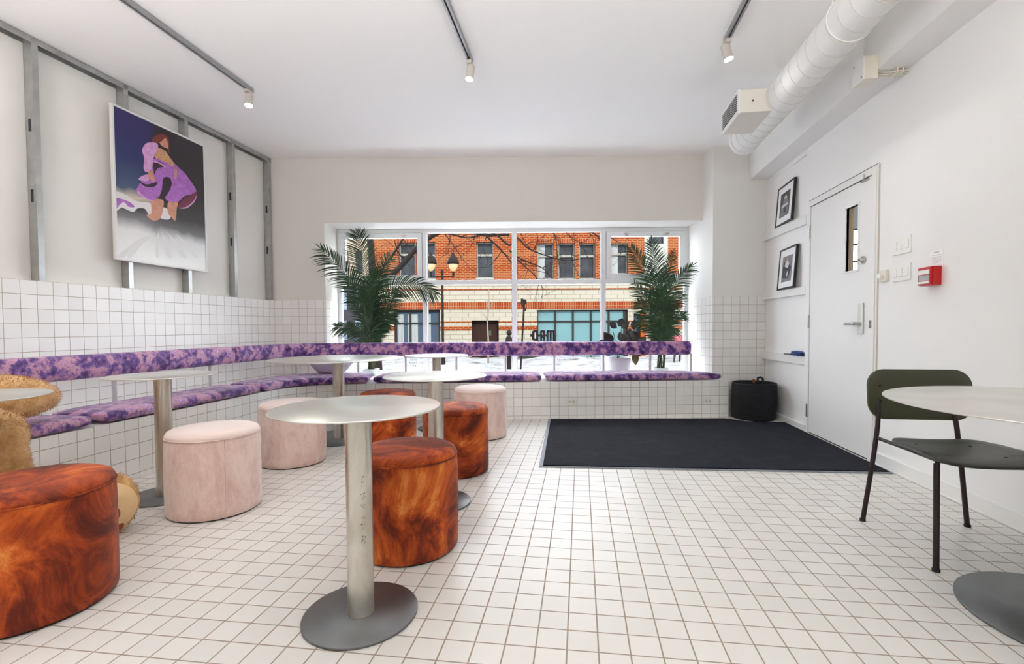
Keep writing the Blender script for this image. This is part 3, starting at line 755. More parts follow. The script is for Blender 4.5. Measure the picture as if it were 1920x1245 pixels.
# ------------------------------------------------------------------ green chair
CHR = empty('dining_chair', (1.76, 0.93, 0), 'dark green shell chair with thin aubergine metal legs', 'chair')
def bk(px, py, y): return on_y(px, py, y)
ol = rrect(0.252, 0.132, 0.085, 8)
def backf(x, z):
    return (1.812 + x + 0.0, 1.235 + 0.10 * (z) + 0.16 * -(x * x) + 0.035, 0.665 + z - 0.0 + (0.0))
b = MB(); b.plate(ol, 6, backf); b.build('backrest', M_GREEN, CHR, solid=0.012, bevel=0.004)
sol = []
for k in range(72):
    t = 2 * PI * k / 72; c, s_ = math.cos(t), math.sin(t)
    wdt = 0.225 + (0.012 if s_ < 0 else -0.03 * s_)
    sol.append((math.copysign(abs(c) ** 0.42, c) * wdt, math.copysign(abs(s_) ** 0.42, s_) * 0.205))
def seatf(x, y):
    return (1.757 + x, 0.895 + y, 0.452 + 0.34 * x * x * (1 if y > -0.1 else 0.6) + (0.10 * max(0, y - 0.12)) - 0.42 * max(0, -y - 0.13) ** 1.3)
b = MB(); b.plate(sol, 7, seatf); b.build('seat', M_SEATG, CHR, solid=0.012, bevel=0.004)
legs = {'bl': [(1.518, 1.205, 0), (1.60, 1.235, 0.50), (1.622, 1.292, 0.71)], 'br': [(2.002, 1.190, 0), (1.975, 1.235, 0.50), (1.965, 1.292, 0.71)],
        'fl': [(1.517, 0.680, 0), (1.555, 0.745, 0.438)], 'fr': [(2.00, 0.670, 0), (1.965, 0.745, 0.438)]}
for k_, pts in legs.items():
    b = MB(); b.tube(smooth_path(pts, 4), 0.0115, n=12); lg = b.build('leg', M_LEG, CHR)
    b = MB(); p0 = Vector(pts[0]); b.cyl(p0, p0 + Vector((0, 0, 0.012)), 0.0145, n=12); b.build('foot_cap', M_BLACK, lg)
b = MB()
b.tube([(1.597, 1.225, 0.436), (1.60, 1.02, 0.436), (1.60, 0.80, 0.434), (1.555, 0.745, 0.434)], 0.009, n=10)
b.tube([(1.977, 1.225, 0.436), (1.92, 1.02, 0.436), (1.92, 0.80, 0.434), (1.965, 0.745, 0.434)], 0.009, n=10)
b.tube([(1.60, 1.02, 0.436), (1.92, 1.02, 0.436)], 0.009, n=10); b.tube([(1.60, 0.80, 0.434), (1.92, 0.80, 0.434)], 0.009, n=10)
b.build('seat_frame', M_LEG, CHR)
for (x, z) in ((-0.19, 0.045), (-0.19, -0.035), (0.15, 0.045), (0.15, -0.035)):
    p = Vector(backf(x, z)); b = MB(); b.cyl(p + Vector((0, -0.0105, 0)), p, 0.0055, n=10); b.build('screw', M_SCREW, CHR)
for (x, y) in ((-0.13, 0.09), (0.10, 0.09), (-0.13, -0.10), (0.10, -0.10)):
    p = Vector(seatf(x, y)); b = MB(); b.cyl(p, p + Vector((0, 0, 0.0085)), 0.0055, n=10); b.build('screw', M_SCREW, CHR)

# ------------------------------------------------------------------ floor mat, basket
MT = [(-0.262, 1.965), (2.190, 2.090), (2.196, 3.850), (1.80, 3.865), (1.62, 4.02), (-0.315, 3.800)]
o = empty('entrance_mat', (1.0, 2.9, 0), 'large dark charcoal entrance mat with salt stains in front of door', 'mat')
b = MB(); b.prism(MT, 0.001, 0.008); b.build('rubber_border', M_MATEDGE, o)
inn = [(MT[0][0] + 0.03, MT[0][1] + 0.02), (MT[1][0] - 0.015, MT[1][1] + 0.02), (MT[2][0] - 0.015, MT[2][1] - 0.02), (MT[3][0] + 0.0, MT[3][1] - 0.02), (MT[4][0], MT[4][1] - 0.02), (MT[5][0] + 0.03, MT[5][1] - 0.03)]
b = MB(); b.prism(inn, 0.006, 0.015); b.build('pile', M_MAT, o, bevel=0.003)

BX, BY = 1.965, 4.115
o = empty('storage_basket', (BX, BY, 0), 'black woven cord basket on floor beside the bench end', 'basket')
def wobb(t, z): return 1 + 0.025 * math.sin(3 * t + 5 * z) + 0.012 * math.sin(7 * t)
b = MB(); R = 0.228; pr_ = [(0.0, 0.002), (R * 0.93, 0.002), (R * 0.98, 0.01)]
nz = 18
for i in range(nz):
    z = 0.02 + i * 0.021; r_ = R * (0.985 + 0.04 * math.sin(i / nz * PI)) ; pr_ += [(r_, z), (r_ + 0.004, z + 0.007), (r_, z + 0.014)]
pr_ += [(R * 0.99, 0.40), (R * 0.965, 0.404), (R * 0.94, 0.395), (R * 0.93, 0.06), (0.0, 0.05)]
b.lathe(pr_, (BX, BY, 0), n=48, wob=wobb); b.build('basket_body', M_BASKET, o)
b = MB(); b.tube([(BX + 0.1, BY + 0.17, 0.38), (BX + 0.105, BY + 0.19, 0.43), (BX + 0.13, BY + 0.18, 0.445), (BX + 0.15, BY + 0.165, 0.43), (BX + 0.15, BY + 0.14, 0.38)], 0.012, n=8); b.build('carry_handle', M_BASKET, o)
b = MB(); b.box(BX + 0.05, BX + 0.075, BY + 0.185, BY + 0.193, 0.375, 0.42); b.build('leather_tag', M_LEATHER, o)

# ------------------------------------------------------------------ niche shelves and pictures
def shelf(z1, th, label):
    b = MB(); b.prism([(2.176, 4.482), (2.222, 3.507), (2.262, 3.507), (2.224, 4.489)], z1 - th, z1)
    return tag(b.build('wall_shelf', M_TRIM, bevel=0.002), label, 'shelf', 'white shelves in the niche beside the door')
shelf(2.115, 0.088, 'topmost white niche shelf, holding the upper framed photograph')
shelf(1.418, 0.078, 'middle white niche shelf, holding the lower framed photograph')
shelf(0.730, 0.082, 'lowest white niche shelf, holding the folded blue cloth')
def picture(px, zb, label, mats, shapes):
    """px: top-left, top-right, bottom-right, bottom-left of the front face in the photograph"""
    xs_t, xs_b = 2.212, 2.186
    tl = on_x(*px[0], xs_t); tr = on_x(*px[1], xs_t); br = on_x(*px[2], xs_b); blp = on_x(*px[3], xs_b)
    y1 = (tl.y + blp.y) / 2; y0 = (tr.y + br.y) / 2; H = (tl.z + tr.z) / 2 - zb; Wd = y1 - y0
    lean = math.atan2(xs_t - xs_b + 0.006, H)
    # local frame: x from far end to near end, y out of the picture into the wall, z up
    o = empty('framed_photo', (xs_b, (y0 + y1) / 2, zb + 0.004), label, 'picture', 'framed photographs on the niche shelves')
    T = Matrix.Translation((xs_b, (y0 + y1) / 2, zb + 0.004)) @ Matrix.Rotation(lean, 4, 'Y') @ Matrix.Rotation(-PI / 2 - math.radians(2.4), 4, 'Z')
    h = Wd / 2; f = 0.017; dp = 0.026
    b = MB(T); b.box(-h, h, 0, dp, 0, f); b.box(-h, h, 0, dp, H - f, H); b.box(-h, -h + f, 0, dp, f, H - f); b.box(h - f, h, 0, dp, f, H - f)
    b.build('frame', M_FRAMEB, o, bevel=0.001)
    b = MB(T); b.box(-h + f, h - f, 0.008, 0.02, f, H - f); b.build('mount', M_MOUNT, o)
    b = MB(T)
    for d, (mi, pts) in enumerate(shapes):
        q = [(-h + u * 2 * h, 0.0075 - d * 0.0003, v * H) for u, v in pts]
        b.add(q, [tuple(range(len(q)))], mi)
    b.build('photo', mats, o)
PM = [plain('photo_dark', rgb(58, 56, 58), 0.4, var=0.35, vscale=30), plain('photo_mid', rgb(120, 122, 128), 0.4, var=0.25, vscale=40), plain('photo_light', rgb(206, 204, 202), 0.4), plain('photo_skin', rgb(188, 150, 130), 0.4), plain('photo_navy', rgb(38, 40, 52), 0.4)]
picture([(1457, 354), (1490, 334), (1485, 412), (1450, 429)], 2.115, 'black framed photograph of a vehicle leaning on the topmost niche shelf', PM,
        [(0, [(0.2, 0.2), (0.78, 0.2), (0.78, 0.8), (0.2, 0.8)]), (1, [(0.3, 0.22), (0.7, 0.22), (0.72, 0.4), (0.28, 0.42)]), (1, [(0.36, 0.44), (0.68, 0.46), (0.66, 0.62), (0.4, 0.62)]), (2, [(0.30, 0.42), (0.72, 0.44), (0.72, 0.5), (0.30, 0.5)]), (2, [(0.43, 0.63), (0.6, 0.63), (0.58, 0.7), (0.46, 0.7)]), (0, [(0.46, 0.28), (0.6, 0.28), (0.6, 0.4), (0.46, 0.4)])])
picture([(1459, 470), (1494, 458.5), (1489, 538), (1455, 544.5)], 1.418, 'black framed photograph of a seated person leaning on middle niche shelf', PM,
        [(1, [(0.2, 0.18), (0.8, 0.18), (0.8, 0.8), (0.2, 0.8)]), (4, [(0.25, 0.28), (0.62, 0.25), (0.75, 0.5), (0.6, 0.62), (0.3, 0.68), (0.24, 0.5)]), (2, [(0.36, 0.55), (0.55, 0.5), (0.62, 0.6), (0.5, 0.7), (0.38, 0.66)]), (3, [(0.44, 0.68), (0.52, 0.68), (0.54, 0.76), (0.46, 0.78)]), (2, [(0.48, 0.3), (0.56, 0.3), (0.6, 0.42), (0.52, 0.42)])])
# folded cloth
o = empty('folded_cloth', (2.20, 3.62, 0.73), 'folded blue patterned cloth with dark strap on the lowest niche shelf', 'cloth')
b = MB(); n_ = 14
for k in range(3):
    vs = []
    for i in range(n_ + 1):
        t = i / n_; y = 3.535 + 0.21 * t; h_ = 0.016 * math.sin(PI * min(1, (t + 0.05) * 1.0)) ** 0.5 if t < 1 else 0.002
        for j, (dx, dz) in enumerate(((-0.026, 0), (-0.020, 1), (0.0, 1.15), (0.022, 1), (0.026, 0))):
            vs.append((2.215 + dx + 0.004 * math.sin(i * 1.3 + k), y, 0.7315 + k * 0.014 + dz * max(h_, 0.003) + 0.003 * math.sin(i * 2.1 + k * 2) * (dz > 0)))
    b.add(vs, [(i * 5 + j, i * 5 + j + 1, (i + 1) * 5 + j + 1, (i + 1) * 5 + j) for i in range(n_) for j in range(4)] , 0, None, True)
b.build('cloth', M_BLUE, o, solid=0.003)
b = MB(); b.tube([(2.195, 3.70, 0.742), (2.193, 3.80, 0.739), (2.192, 3.90, 0.735)], 0.005, n=8); b.build('strap', M_BLACK, o)

# ------------------------------------------------------------------ door
D = empty('door_1', (RXW, (DY0 + DY1) / 2, 0), kind='structure')
b = MB()
b.box(RXW - 0.012, RXW + 0.10, 3.405, DY1, 0, 2.165); b.box(RXW - 0.012, RXW + 0.10, DY0, 2.440, 0, 2.165); b.box(RXW - 0.012, RXW + 0.10, DY0, DY1, 2.165, DZ)
b.box(RXW - 0.004, RXW + 0.006, DY0 - 0.022, DY0, 0, DZ + 0.01)
b.build('door_frame', M_TRIM, D, bevel=0.002)
b = MB(); b.box(RXW + 0.001, RXW + 0.03, DY0 - 0.026, DY1 + 0.004, DZ, DZ + 0.004); b.box(RXW + 0.0, RXW + 0.1, 2.441, 3.404, 0.001, 0.010); b.box(RXW - 0.0035, RXW + 0.02, 2.441, 3.404, 2.1585, 2.1648); b.box(RXW - 0.0026, RXW, DY0 - 0.02, DY1 + 0.002, DZ + 0.0095, DZ + 0.0135); b.box(RXW - 0.0035, RXW + 0.02, 3.4015, 3.4048, 0.012, 2.16); b.box(RXW - 0.0035, RXW + 0.02, 2.4402, 2.4438, 0.012, 2.16); b.build('door_gap_shade', M_SHADOWGAP, D)  # dark strips painting the shade in and around the door gaps
VY0, VY1, VZ0, VZ1 = 2.612, 2.785, 1.475, 1.990
b = MB(); X0, X1 = RXW - 0.004, RXW + 0.04
b.box(X0, X1, 2.444, VY0, 0.012, 2.158); b.box(X0, X1, VY1, 3.401, 0.012, 2.158); b.box(X0, X1, VY0, VY1, 0.012, VZ0); b.box(X0, X1, VY0, VY1, VZ1, 2.158)
b.build('door_slab', M_DOOR, D)
b = MB(); f = 0.016
for (a, c, z0, z1) in ((VY0 - f, VY0, VZ0 - f, VZ1 + f), (VY1, VY1 + f, VZ0 - f, VZ1 + f), (VY0, VY1, VZ0 - f, VZ0), (VY0, VY1, VZ1, VZ1 + f)): b.box(X0 - 0.008, X0 + 0.03, a, c, z0, z1)
b.build('vision_panel_frame', M_TRIM, D, bevel=0.002)
b = MB(); b.box(X0 + 0.018, X0 + 0.022, VY0, VY1, VZ0, VZ1); b.build('vision_pane', M_GLASS, D)
b = MB(); b.box(X0 + 0.024, X0 + 0.04, VY1 - 0.022, VY1, VZ0, VZ1); b.build('inner_bead', plain('beige_wood', rgb(188, 168, 140), 0.6), D)
for z0 in (0.155, 1.010, 1.862):
    b = MB(); b.cyl((X0 - 0.012, 3.415, z0), (X0 - 0.012, 3.415, z0 + 0.122), 0.008, n=12); b.box(X0 - 0.006, X0 + 0.0, 3.400, 3.432, z0, z0 + 0.122)
    b.build('hinge', M_CHROME, D)
b = MB(); b.box(X0 - 0.014, X0, 2.520, 2.585, 0.965, 1.208); hd = b.build('handle_plate', plain('satin_plate', rgb(214, 212, 206), 0.35, metal=0.3), D, bevel=0.006, seg=3)
b = MB(); b.cyl((X0 - 0.014, 2.548, 1.045), (X0 - 0.06, 2.548, 1.045), 0.013, n=14)
b.tube([(X0 - 0.052, 2.540, 1.045), (X0 - 0.055, 2.60, 1.045), (X0 - 0.054, 2.68, 1.043), (X0 - 0.046, 2.705, 1.040)], [0.012, 0.011, 0.010, 0.008], n=12); b.build('door_lever', M_CHROME, hd)
b = MB(); b.cyl((X0, 2.535, 1.540), (X0 - 0.012, 2.535, 1.540), 0.028, n=20); b.box(X0 - 0.034, X0 - 0.010, 2.515, 2.555, 1.529, 1.551); b.build('deadbolt', M_CHROME, D, bevel=0.002)
b = MB(); b.box(RXW - 0.006, RXW + 0.002, DY0 - 0.034, DY0 - 0.022, 0, DZ); b.build('casing_edge', plain('beige_edge', rgb(196, 184, 168), 0.6), D)
b = MB(); b.box(RXW - 0.015, RXW - 0.011, 2.41, 2.436, 1.01, 1.07); b.build('strike_plate', M_CHROME, D)
b = MB(); b.box(X0 - 0.016, X0, 2.48, 2.57, 2.140, 2.150); b.cyl((X0 - 0.012, 2.53, 2.15), (X0 - 0.012, 2.53, 2.195), 0.004, n=10); b.box(X0 - 0.016, X0 - 0.002, 2.51, 2.55, 2.150, 2.162); b.build('door_stay', M_CHROME, D)
# what the small door pane looks onto: a lobby with a gridded window
b = MB()
b.box(2.40, 4.6, 5.0, 5.1, -0.1, 1.2); b.box(2.40, 4.6, 5.0, 5.1, 2.25, 3.0); b.box(2.40, 2.7, 5.0, 5.1, 1.2, 2.25); b.box(4.3, 4.6, 5.0, 5.1, 1.2, 2.25); b.box(4.5, 4.6, 0.5, 5.0, -0.1, 3.0); b.box(2.40, 4.6, 0.5, 0.6, -0.1, 3.0); b.box(2.39, 4.6, 0.5, 5.1, 2.95, 3.05); b.box(2.39, 4.6, 0.5, 5.1, -0.1, -0.02)
tag(b.build('wall_lobby', M_PAINT), kind='structure')
W2 = empty('window_2', (3.5, 5.03, 1.2), kind='structure')
b = MB()
for k in range(12): b.box(2.70 + k * 0.145, 2.715 + k * 0.145, 5.02, 5.05, 1.2, 2.25)
for z in (1.2, 1.41, 1.62, 1.83, 2.04, 2.23): b.box(2.70, 4.30, 5.02, 5.05, z, z + 0.018)
b.build('muntins', plain('dark_muntin', rgb(90, 90, 96), 0.6), W2)

# ------------------------------------------------------------------ wall fittings
def switch_plate(y0, y1, z0, z1, label, lit=None):
    o = empty('switch_plate', (RXW, (y0 + y1) / 2, z0), label, 'light switch', 'triple switch plates beside the door')
    b = MB(); b.box(RXW - 0.009, RXW - 0.0005, y0, y1, z0, z1); b.build('cover_plate', M_PLATE, o, bevel=0.003)
    w_ = (y1 - y0) / 3
    for k in range(3):
        c = y1 - w_ * (k + 0.5)
        zz0 = z0 + 0.03; zz1 = z1 - 0.028
        if lit == k: zz0, zz1 = z0 + 0.03, z0 + 0.062
        b = MB(); b.box(RXW - 0.014, RXW - 0.008, c - 0.015, c + 0.015, zz0, zz1); b.build('rocker', M_PLATE, o, bevel=0.002)
switch_plate(2.003, 2.180, 1.517, 1.637, 'upper triple light switch plate on wall right of door', lit=1)
switch_plate(2.002, 2.178, 1.333, 1.450, 'lower triple light switch plate on wall right of door')
o = empty('dimmer_switch', (RXW, 2.27, 1.38), 'small single dimmer box with knob beside door frame', 'light switch')
b = MB(); b.box(RXW - 0.02, RXW - 0.0005, 2.232, 2.318, 1.345, 1.43); b.build('cover_plate', M_PLATE2, o, bevel=0.003)
b = MB(); b.cyl((RXW - 0.02, 2.275, 1.388), (RXW - 0.045, 2.275, 1.388), 0.019, n=20); b.build('knob', M_PLATE, o, bevel=0.002)
o = empty('fire_alarm', (RXW, 1.79, 1.27), 'red fire alarm pull station on the white wall', 'fire alarm')
b = MB(); b.box(RXW - 0.050, RXW - 0.0005, 1.730, 1.845, 1.276, 1.392); b.build('red_housing', M_RED, o, bevel=0.003)
b = MB(); b.box(RXW - 0.062, RXW - 0.050, 1.733, 1.842, 1.279, 1.389); pl = b.build('front_plate', M_RED, o, bevel=0.002)
b = MB(); b.box(RXW - 0.066, RXW - 0.0605, 1.742, 1.833, 1.345, 1.372); b.box(RXW - 0.066, RXW - 0.0605, 1.742, 1.833, 1.288, 1.302); b.build('white_bar', M_PLATE, pl)
b = MB(); b.box(RXW - 0.064, RXW - 0.0605, 1.745, 1.830, 1.306, 1.340); b.build('grey_panel', plain('alarm_grey', rgb(168, 170, 178), 0.4), pl)
b = MB(); b.box(RXW - 0.0015, RXW - 0.0003, 1.722, 1.832, 1.398, 1.490)
for k, z in enumerate((1.478, 1.462, 1.450, 1.443, 1.436, 1.429, 1.422, 1.415)):
    b.box(RXW - 0.0019, RXW - 0.0014, 1.735 + (0.02 if k == 0 else 0), 1.820 - (0.02 if k == 0 else 0.01 * (k % 2)), z, z + (0.004 if k == 0 else 0.0015), 1)
tag(b.build('paper_notice', [M_PAPER, M_INK]), 'small white printed notice taped above the red fire alarm', 'notice')

# ------------------------------------------------------------------ air duct
DXC, DZC, DR = 1.60, 2.81, 0.130
o = empty('air_duct', (DXC, 1.0, DZC), 'white round spiral air duct hanging along ceiling at right', 'duct')
b = MB(); b.cyl((DXC, -6.1, DZC), (DXC, 3.33, DZC), DR, n=64, cap=False); b.build('duct_pipe', M_DUCT, o)
b = MB(); b.cyl((DXC, 3.33, DZC), (DXC, 3.38, DZC), DR + 0.006, n=64); b.build('end_cap', M_DUCT, o, bevel=0.006)
pts = []; y = -6.0; n_ = 40
turns = int((3.30 + 6.0) / 0.125)
for k in range(turns * n_):
    a = 2 * PI * k / n_; yy = -6.0 + 0.125 * k / n_; pts.append((DXC + (DR + 0.0005) * math.cos(a), yy, DZC + (DR + 0.0005) * math.sin(a)))
b = MB(); b.tube(pts, 0.0022, n=5); b.build('spiral_seam', M_SEAM, o)
for yy in (-3.0, -0.6, 1.55, 3.32):
    b = MB(); b.cyl((DXC - 0.10, yy, DZC + 0.07), (DXC - 0.10, yy, CH), 0.004, n=8)
    ring = [(DXC + (DR + 0.003) * math.cos(2 * PI * k / 40), yy, DZC + (DR + 0.003) * math.sin(2 * PI * k / 40)) for k in range(41)]
    b.tube(ring, 0.004, n=6, cap=False); b.build('hanger_strap', M_DUCT, o)
b = MB(); b.box(1.285, 1.53, 2.49, 2.93, 2.705, 2.88); df = b.build('diffuser_box', M_DIFF, o, bevel=0.003)
b = MB(); b.box(1.272, 1.286, 2.482, 2.938, 2.695, 2.888); b.build('diffuser_flange', M_DUCT, df, bevel=0.003)
b = MB(); b.box(1.2695, 1.273, 2.52, 2.90, 2.735, 2.862); b.build('slot_backing', M_DARK, df)
for k in range(7):
    z = 2.745 + k * 0.0175; b = MB(); b.box(1.268, 1.272, 2.52, 2.90, z, z + 0.0035); b.build('louvre', M_DUCT, df)
b = MB(); b.cyl((1.38, 2.489, 2.79), (1.38, 2.484, 2.79), 0.006, n=10); b.build('screw', M_SCREW, df)

o = empty('junction_box', (1.97, 2.08, 2.68), 'white metal junction box on the ceiling beam', 'electrical box')
b = MB(); b.box(1.925, 2.012, 2.02, 2.15, 2.68, 2.83); b.build('box_body', M_PLATE2, o, bevel=0.002)
b = MB(); b.box(1.920, 1.925, 2.015, 2.155, 2.676, 2.834); b.build('box_cover', M_PLATE, o, bevel=0.001)
for (y, z) in ((2.04, 2.70), (2.13, 2.81)):
    b = MB(); b.cyl((1.9175, y, z), (1.921, y, z), 0.005, n=8); b.build('screw', M_SCREW, o)
b = MB(); b.cyl((1.965, 2.12, 2.83), (1.965, 2.12, CH), 0.014, n=12); b.build('conduit', M_DUCT, o)
b = MB(); rr = random.Random(5)
for k in range(7):
    dy = k * 0.008; dz = rr.uniform(-0.006, 0.006)
    pts = [(2.005, 2.05 + dy, 2.735 + dz), (2.06, 2.05 + dy, 2.728 + dz), (2.12, 2.04 + dy + rr.uniform(-.01, .01), 2.722 + dz), (2.17, 2.035 + dy, 2.718 + dz + rr.uniform(-.008, .008)), (2.215, 2.04 + dy * 1.3, 2.725 + dz)]
    b.tube(smooth_path(pts, 5), 0.0042, n=6)
for xk in (2.13, 2.165): b.box(xk, xk + 0.008, 2.025, 2.115, 2.708, 2.742)
tag(b.build('cable_bundle', M_PLATE2), 'bundle of cream cables between junction box and wall', 'cables')

# ------------------------------------------------------------------ lighting tracks and spotlights
M_LENS = emit_mat('lamp_lens', (1, 0.95, 0.86, 1), 14)
def track(x, y1, label):
    o = empty('lighting_track', (x, y1, CH), label, 'lighting track', 'three ceiling lighting tracks')
    b = MB(); b.box(x - 0.019, x - 0.006, -5.5, y1, CH - 0.034, CH - 0.001); b.box(x + 0.006, x + 0.019, -5.5, y1, CH - 0.034, CH - 0.001); b.box(x - 0.006, x + 0.006, -5.5, y1, CH - 0.014, CH - 0.001)
    b.build('track_rail', M_TRACK, o)
    b = MB(); b.box(x - 0.006, x + 0.006, -5.5, y1 - 0.002, CH - 0.017, CH - 0.013); b.build('conductor_slot', M_DARK, o)
    b = MB(); b.box(x - 0.020, x + 0.020, y1 - 0.001, y1 + 0.012, CH - 0.036, CH - 0.001); b.build('end_cap', M_LAMP, o)
for x, y1, lb in ((-2.79, 2.36, 'left lighting track, nearest the steel stud wall'), (-0.80, 2.19, 'middle lighting track above the pedestal tables'), (1.094, 2.19, 'right lighting track beside the air duct')): track(x, y1, lb)
def spot(x, y, dirv, label, power, group=None):
    o = empty('spotlight', (x, y, CH - 0.034), label, 'spotlight', group)
    b = MB(); b.box(x - 0.019, x + 0.019, y - 0.045, y + 0.03, CH - 0.062, CH - 0.035); b.build('adapter', M_LAMP, o, bevel=0.003)
    b = MB(); b.cyl((x, y, CH - 0.062), (x, y, CH - 0.095), 0.009, n=12); b.build('swivel_stem', M_LAMP, o)
    d = Vector(dirv).normalized(); c = Vector((x, y, CH - 0.118))
    h = 0.052; b = MB(); b.cyl(c - d * h, c + d * h, 0.032, n=32, cap=False); b.cyl(c - d * (h + 0.001), c - d * h, 0.0315, n=32); b.build('lamp_housing', M_LAMP, o)
    b = MB(); b.cyl(c + d * (h - 0.006), c + d * (h - 0.003), 0.0305, n=32); b.build('lens', M_LENS, o)
    L_ = bpy.data.lights.new('spot_beam', 'SPOT'); L_.energy = power; L_.spot_size = math.radians(120); L_.spot_blend = 0.8; L_.shadow_soft_size = 0.04; L_.color = (1, 0.97, 0.93)
    lo = bpy.data.objects.new('spot_beam', L_); COL.objects.link(lo); lo.parent = o
    lo.matrix_local = Matrix.Translation(c + d * (h + 0.008) - Vector((x, y, CH - 0.034))) @ d.to_track_quat('-Z', 'Y').to_matrix().to_4x4()
    return o
SP = 24
UPL = 50.0
spot(-2.79, 2.33, (0.12, -0.25, -1), 'small cylinder spotlight at end of the left track', SP)
spot(-0.80, 2.17, (-0.12, -0.12, -1), 'small cylinder spotlight at end of the middle track', SP)
spot(1.094, 2.17, (0.22, -0.1, -1), 'small cylinder spotlight at end of the right track', SP)
for x, nm_ in ((-2.79, 'left'), (-0.80, 'middle'), (1.094, 'right')):  # extra spots added out of view to light the floor
    for y, wh in ((0.4, 'just ahead of the viewer'), (-2.6, 'behind the viewer')):
        spot(x, y, (random.uniform(-.15, .15), -0.1, -1), 'added cylinder spotlight on the %s track, %s' % (nm_, wh), SP * 0.4, 'added spotlights overhead')
# unseen uplighter bowls added at and behind the viewer to brighten the ceiling
M_UPGLOW = emit_mat('added_uplight_glow', (0.98, 0.985, 1.0, 1), UPL)
for x, y, wh in ((-2.9, -0.8, 'nearest the stud wall, level with the viewer'), (-1.0, -0.8, 'left of the viewer'), (0.7, -0.8, 'right above the viewer'), (-2.9, -3.4, 'rear left'), (-1.0, -3.4, 'rear middle'), (0.8, -3.4, 'rear right')):
    o = empty('added_uplighter', (x, y, CH), 'added uplighter bowl overhead, ' + wh, 'added lamp', 'added uplighters overhead')
    b = MB(); b.lathe([(0.0, CH - 0.03), (0.06, CH - 0.03), (0.06, CH - 0.001), (0, CH - 0.001)], (x, y, 0), n=24); b.build('ceiling_rose', M_TRIM, o)
    b = MB(); b.cyl((x, y, 2.26), (x, y, CH - 0.03), 0.005, n=8); b.build('cord', M_BLACK, o)
    TL = Matrix.Translation((x, y, 2.2)) @ Matrix.Rotation(math.radians(-26 if y > -1 else 0), 4, 'X') @ Matrix.Translation((-x, -y, -2.2))
    b = MB(TL); b.lathe([(0.0, 2.14), (0.12, 2.15), (0.24, 2.20), (0.29, 2.26), (0.285, 2.262), (0.235, 2.205), (0.12, 2.16), (0, 2.15)], (x, y, 0), n=40); b.build('bowl', M_TRIM, o)
    b = MB(TL); b.lathe([(0.0, 2.225), (0.255, 2.225), (0.255, 2.235), (0.0, 2.235)], (x, y, 0), n=40); b.build('diffuser', M_UPGLOW, o)

# ------------------------------------------------------------------ teddy bear
def plush_body(name, balls, parent, voxel=0.02, tuft=0.015, count=48000, mat=M_FUR, seed=1):
    b = MB()
    for c, r, R in balls: b.ball(c, r, 28, 18, R=R)
    tmp = b.build('tmp', mat)
    md = tmp.modifiers.new('r', 'REMESH'); md.mode = 'VOXEL'; md.voxel_size = voxel; md.use_smooth_shade = True
    sm = tmp.modifiers.new('s', 'SMOOTH'); sm.iterations = 6; sm.factor = 0.6
    dg = bpy.context.evaluated_depsgraph_get(); ev = tmp.evaluated_get(dg); me = ev.to_mesh()
    V = [v.co.copy() for v in me.vertices]; Fc = [tuple(p.vertices) for p in me.polygons]
    cen = [p.center.copy() for p in me.polygons]; nor = [p.normal.copy() for p in me.polygons]; ar = np.array([p.area for p in me.polygons])
    ev.to_mesh_clear(); bpy.data.objects.remove(tmp)
    out = MB(); out.add(V, Fc, 0, None, True)
    r = random.Random(seed); rn = np.random.RandomState(seed); idx = rn.choice(len(Fc), count, p=ar / ar.sum())
    vs = []; fs = []
    for i in idx:
        n = nor[i]; t = n.orthogonal().normalized(); q = n.cross(t)
        p = cen[i] + t * r.uniform(-voxel, voxel) * 0.7 + q * r.uniform(-voxel, voxel) * 0.7 - n * 0.003
        comb = (Vector((0.15, -0.25, -1)) - n * Vector((0.15, -0.25, -1)).dot(n)) * 0.7 + t * r.uniform(-.5, .5) + q * r.uniform(-.5, .5)
        d = (n * 0.8 + comb * 0.8).normalized(); s_ = d.cross(n)
        if s_.length < 1e-3: continue
        s_.normalize(); L_ = tuft * r.uniform(0.6, 1.2); w_ = 0.0019
        k = len(vs); vs += [p - s_ * w_, p + s_ * w_, p + d * L_ * 0.6 + s_ * w_ * 0.7, p + d * L_ * 0.6 - s_ * w_ * 0.7, p + d * L_ + comb * L_ * 0.25]
        fs += [(k, k + 1, k + 2, k + 3), (k + 3, k + 2, k + 4)]
    out.add(vs, fs, 0, None, True)
    return out.build(name, mat, parent)
BR = empty('teddy_bear', (-2.9, 0.40, 0), 'giant tan plush teddy bear sitting on the bench at left edge', 'teddy bear')
def rot_to(d): return Vector(d).to_track_quat('Z', 'Y').to_matrix()
FT = Vector((-2.26, 0.515, 0.155))
sole_n = Vector((0.86, -0.50, -0.10)).normalized()
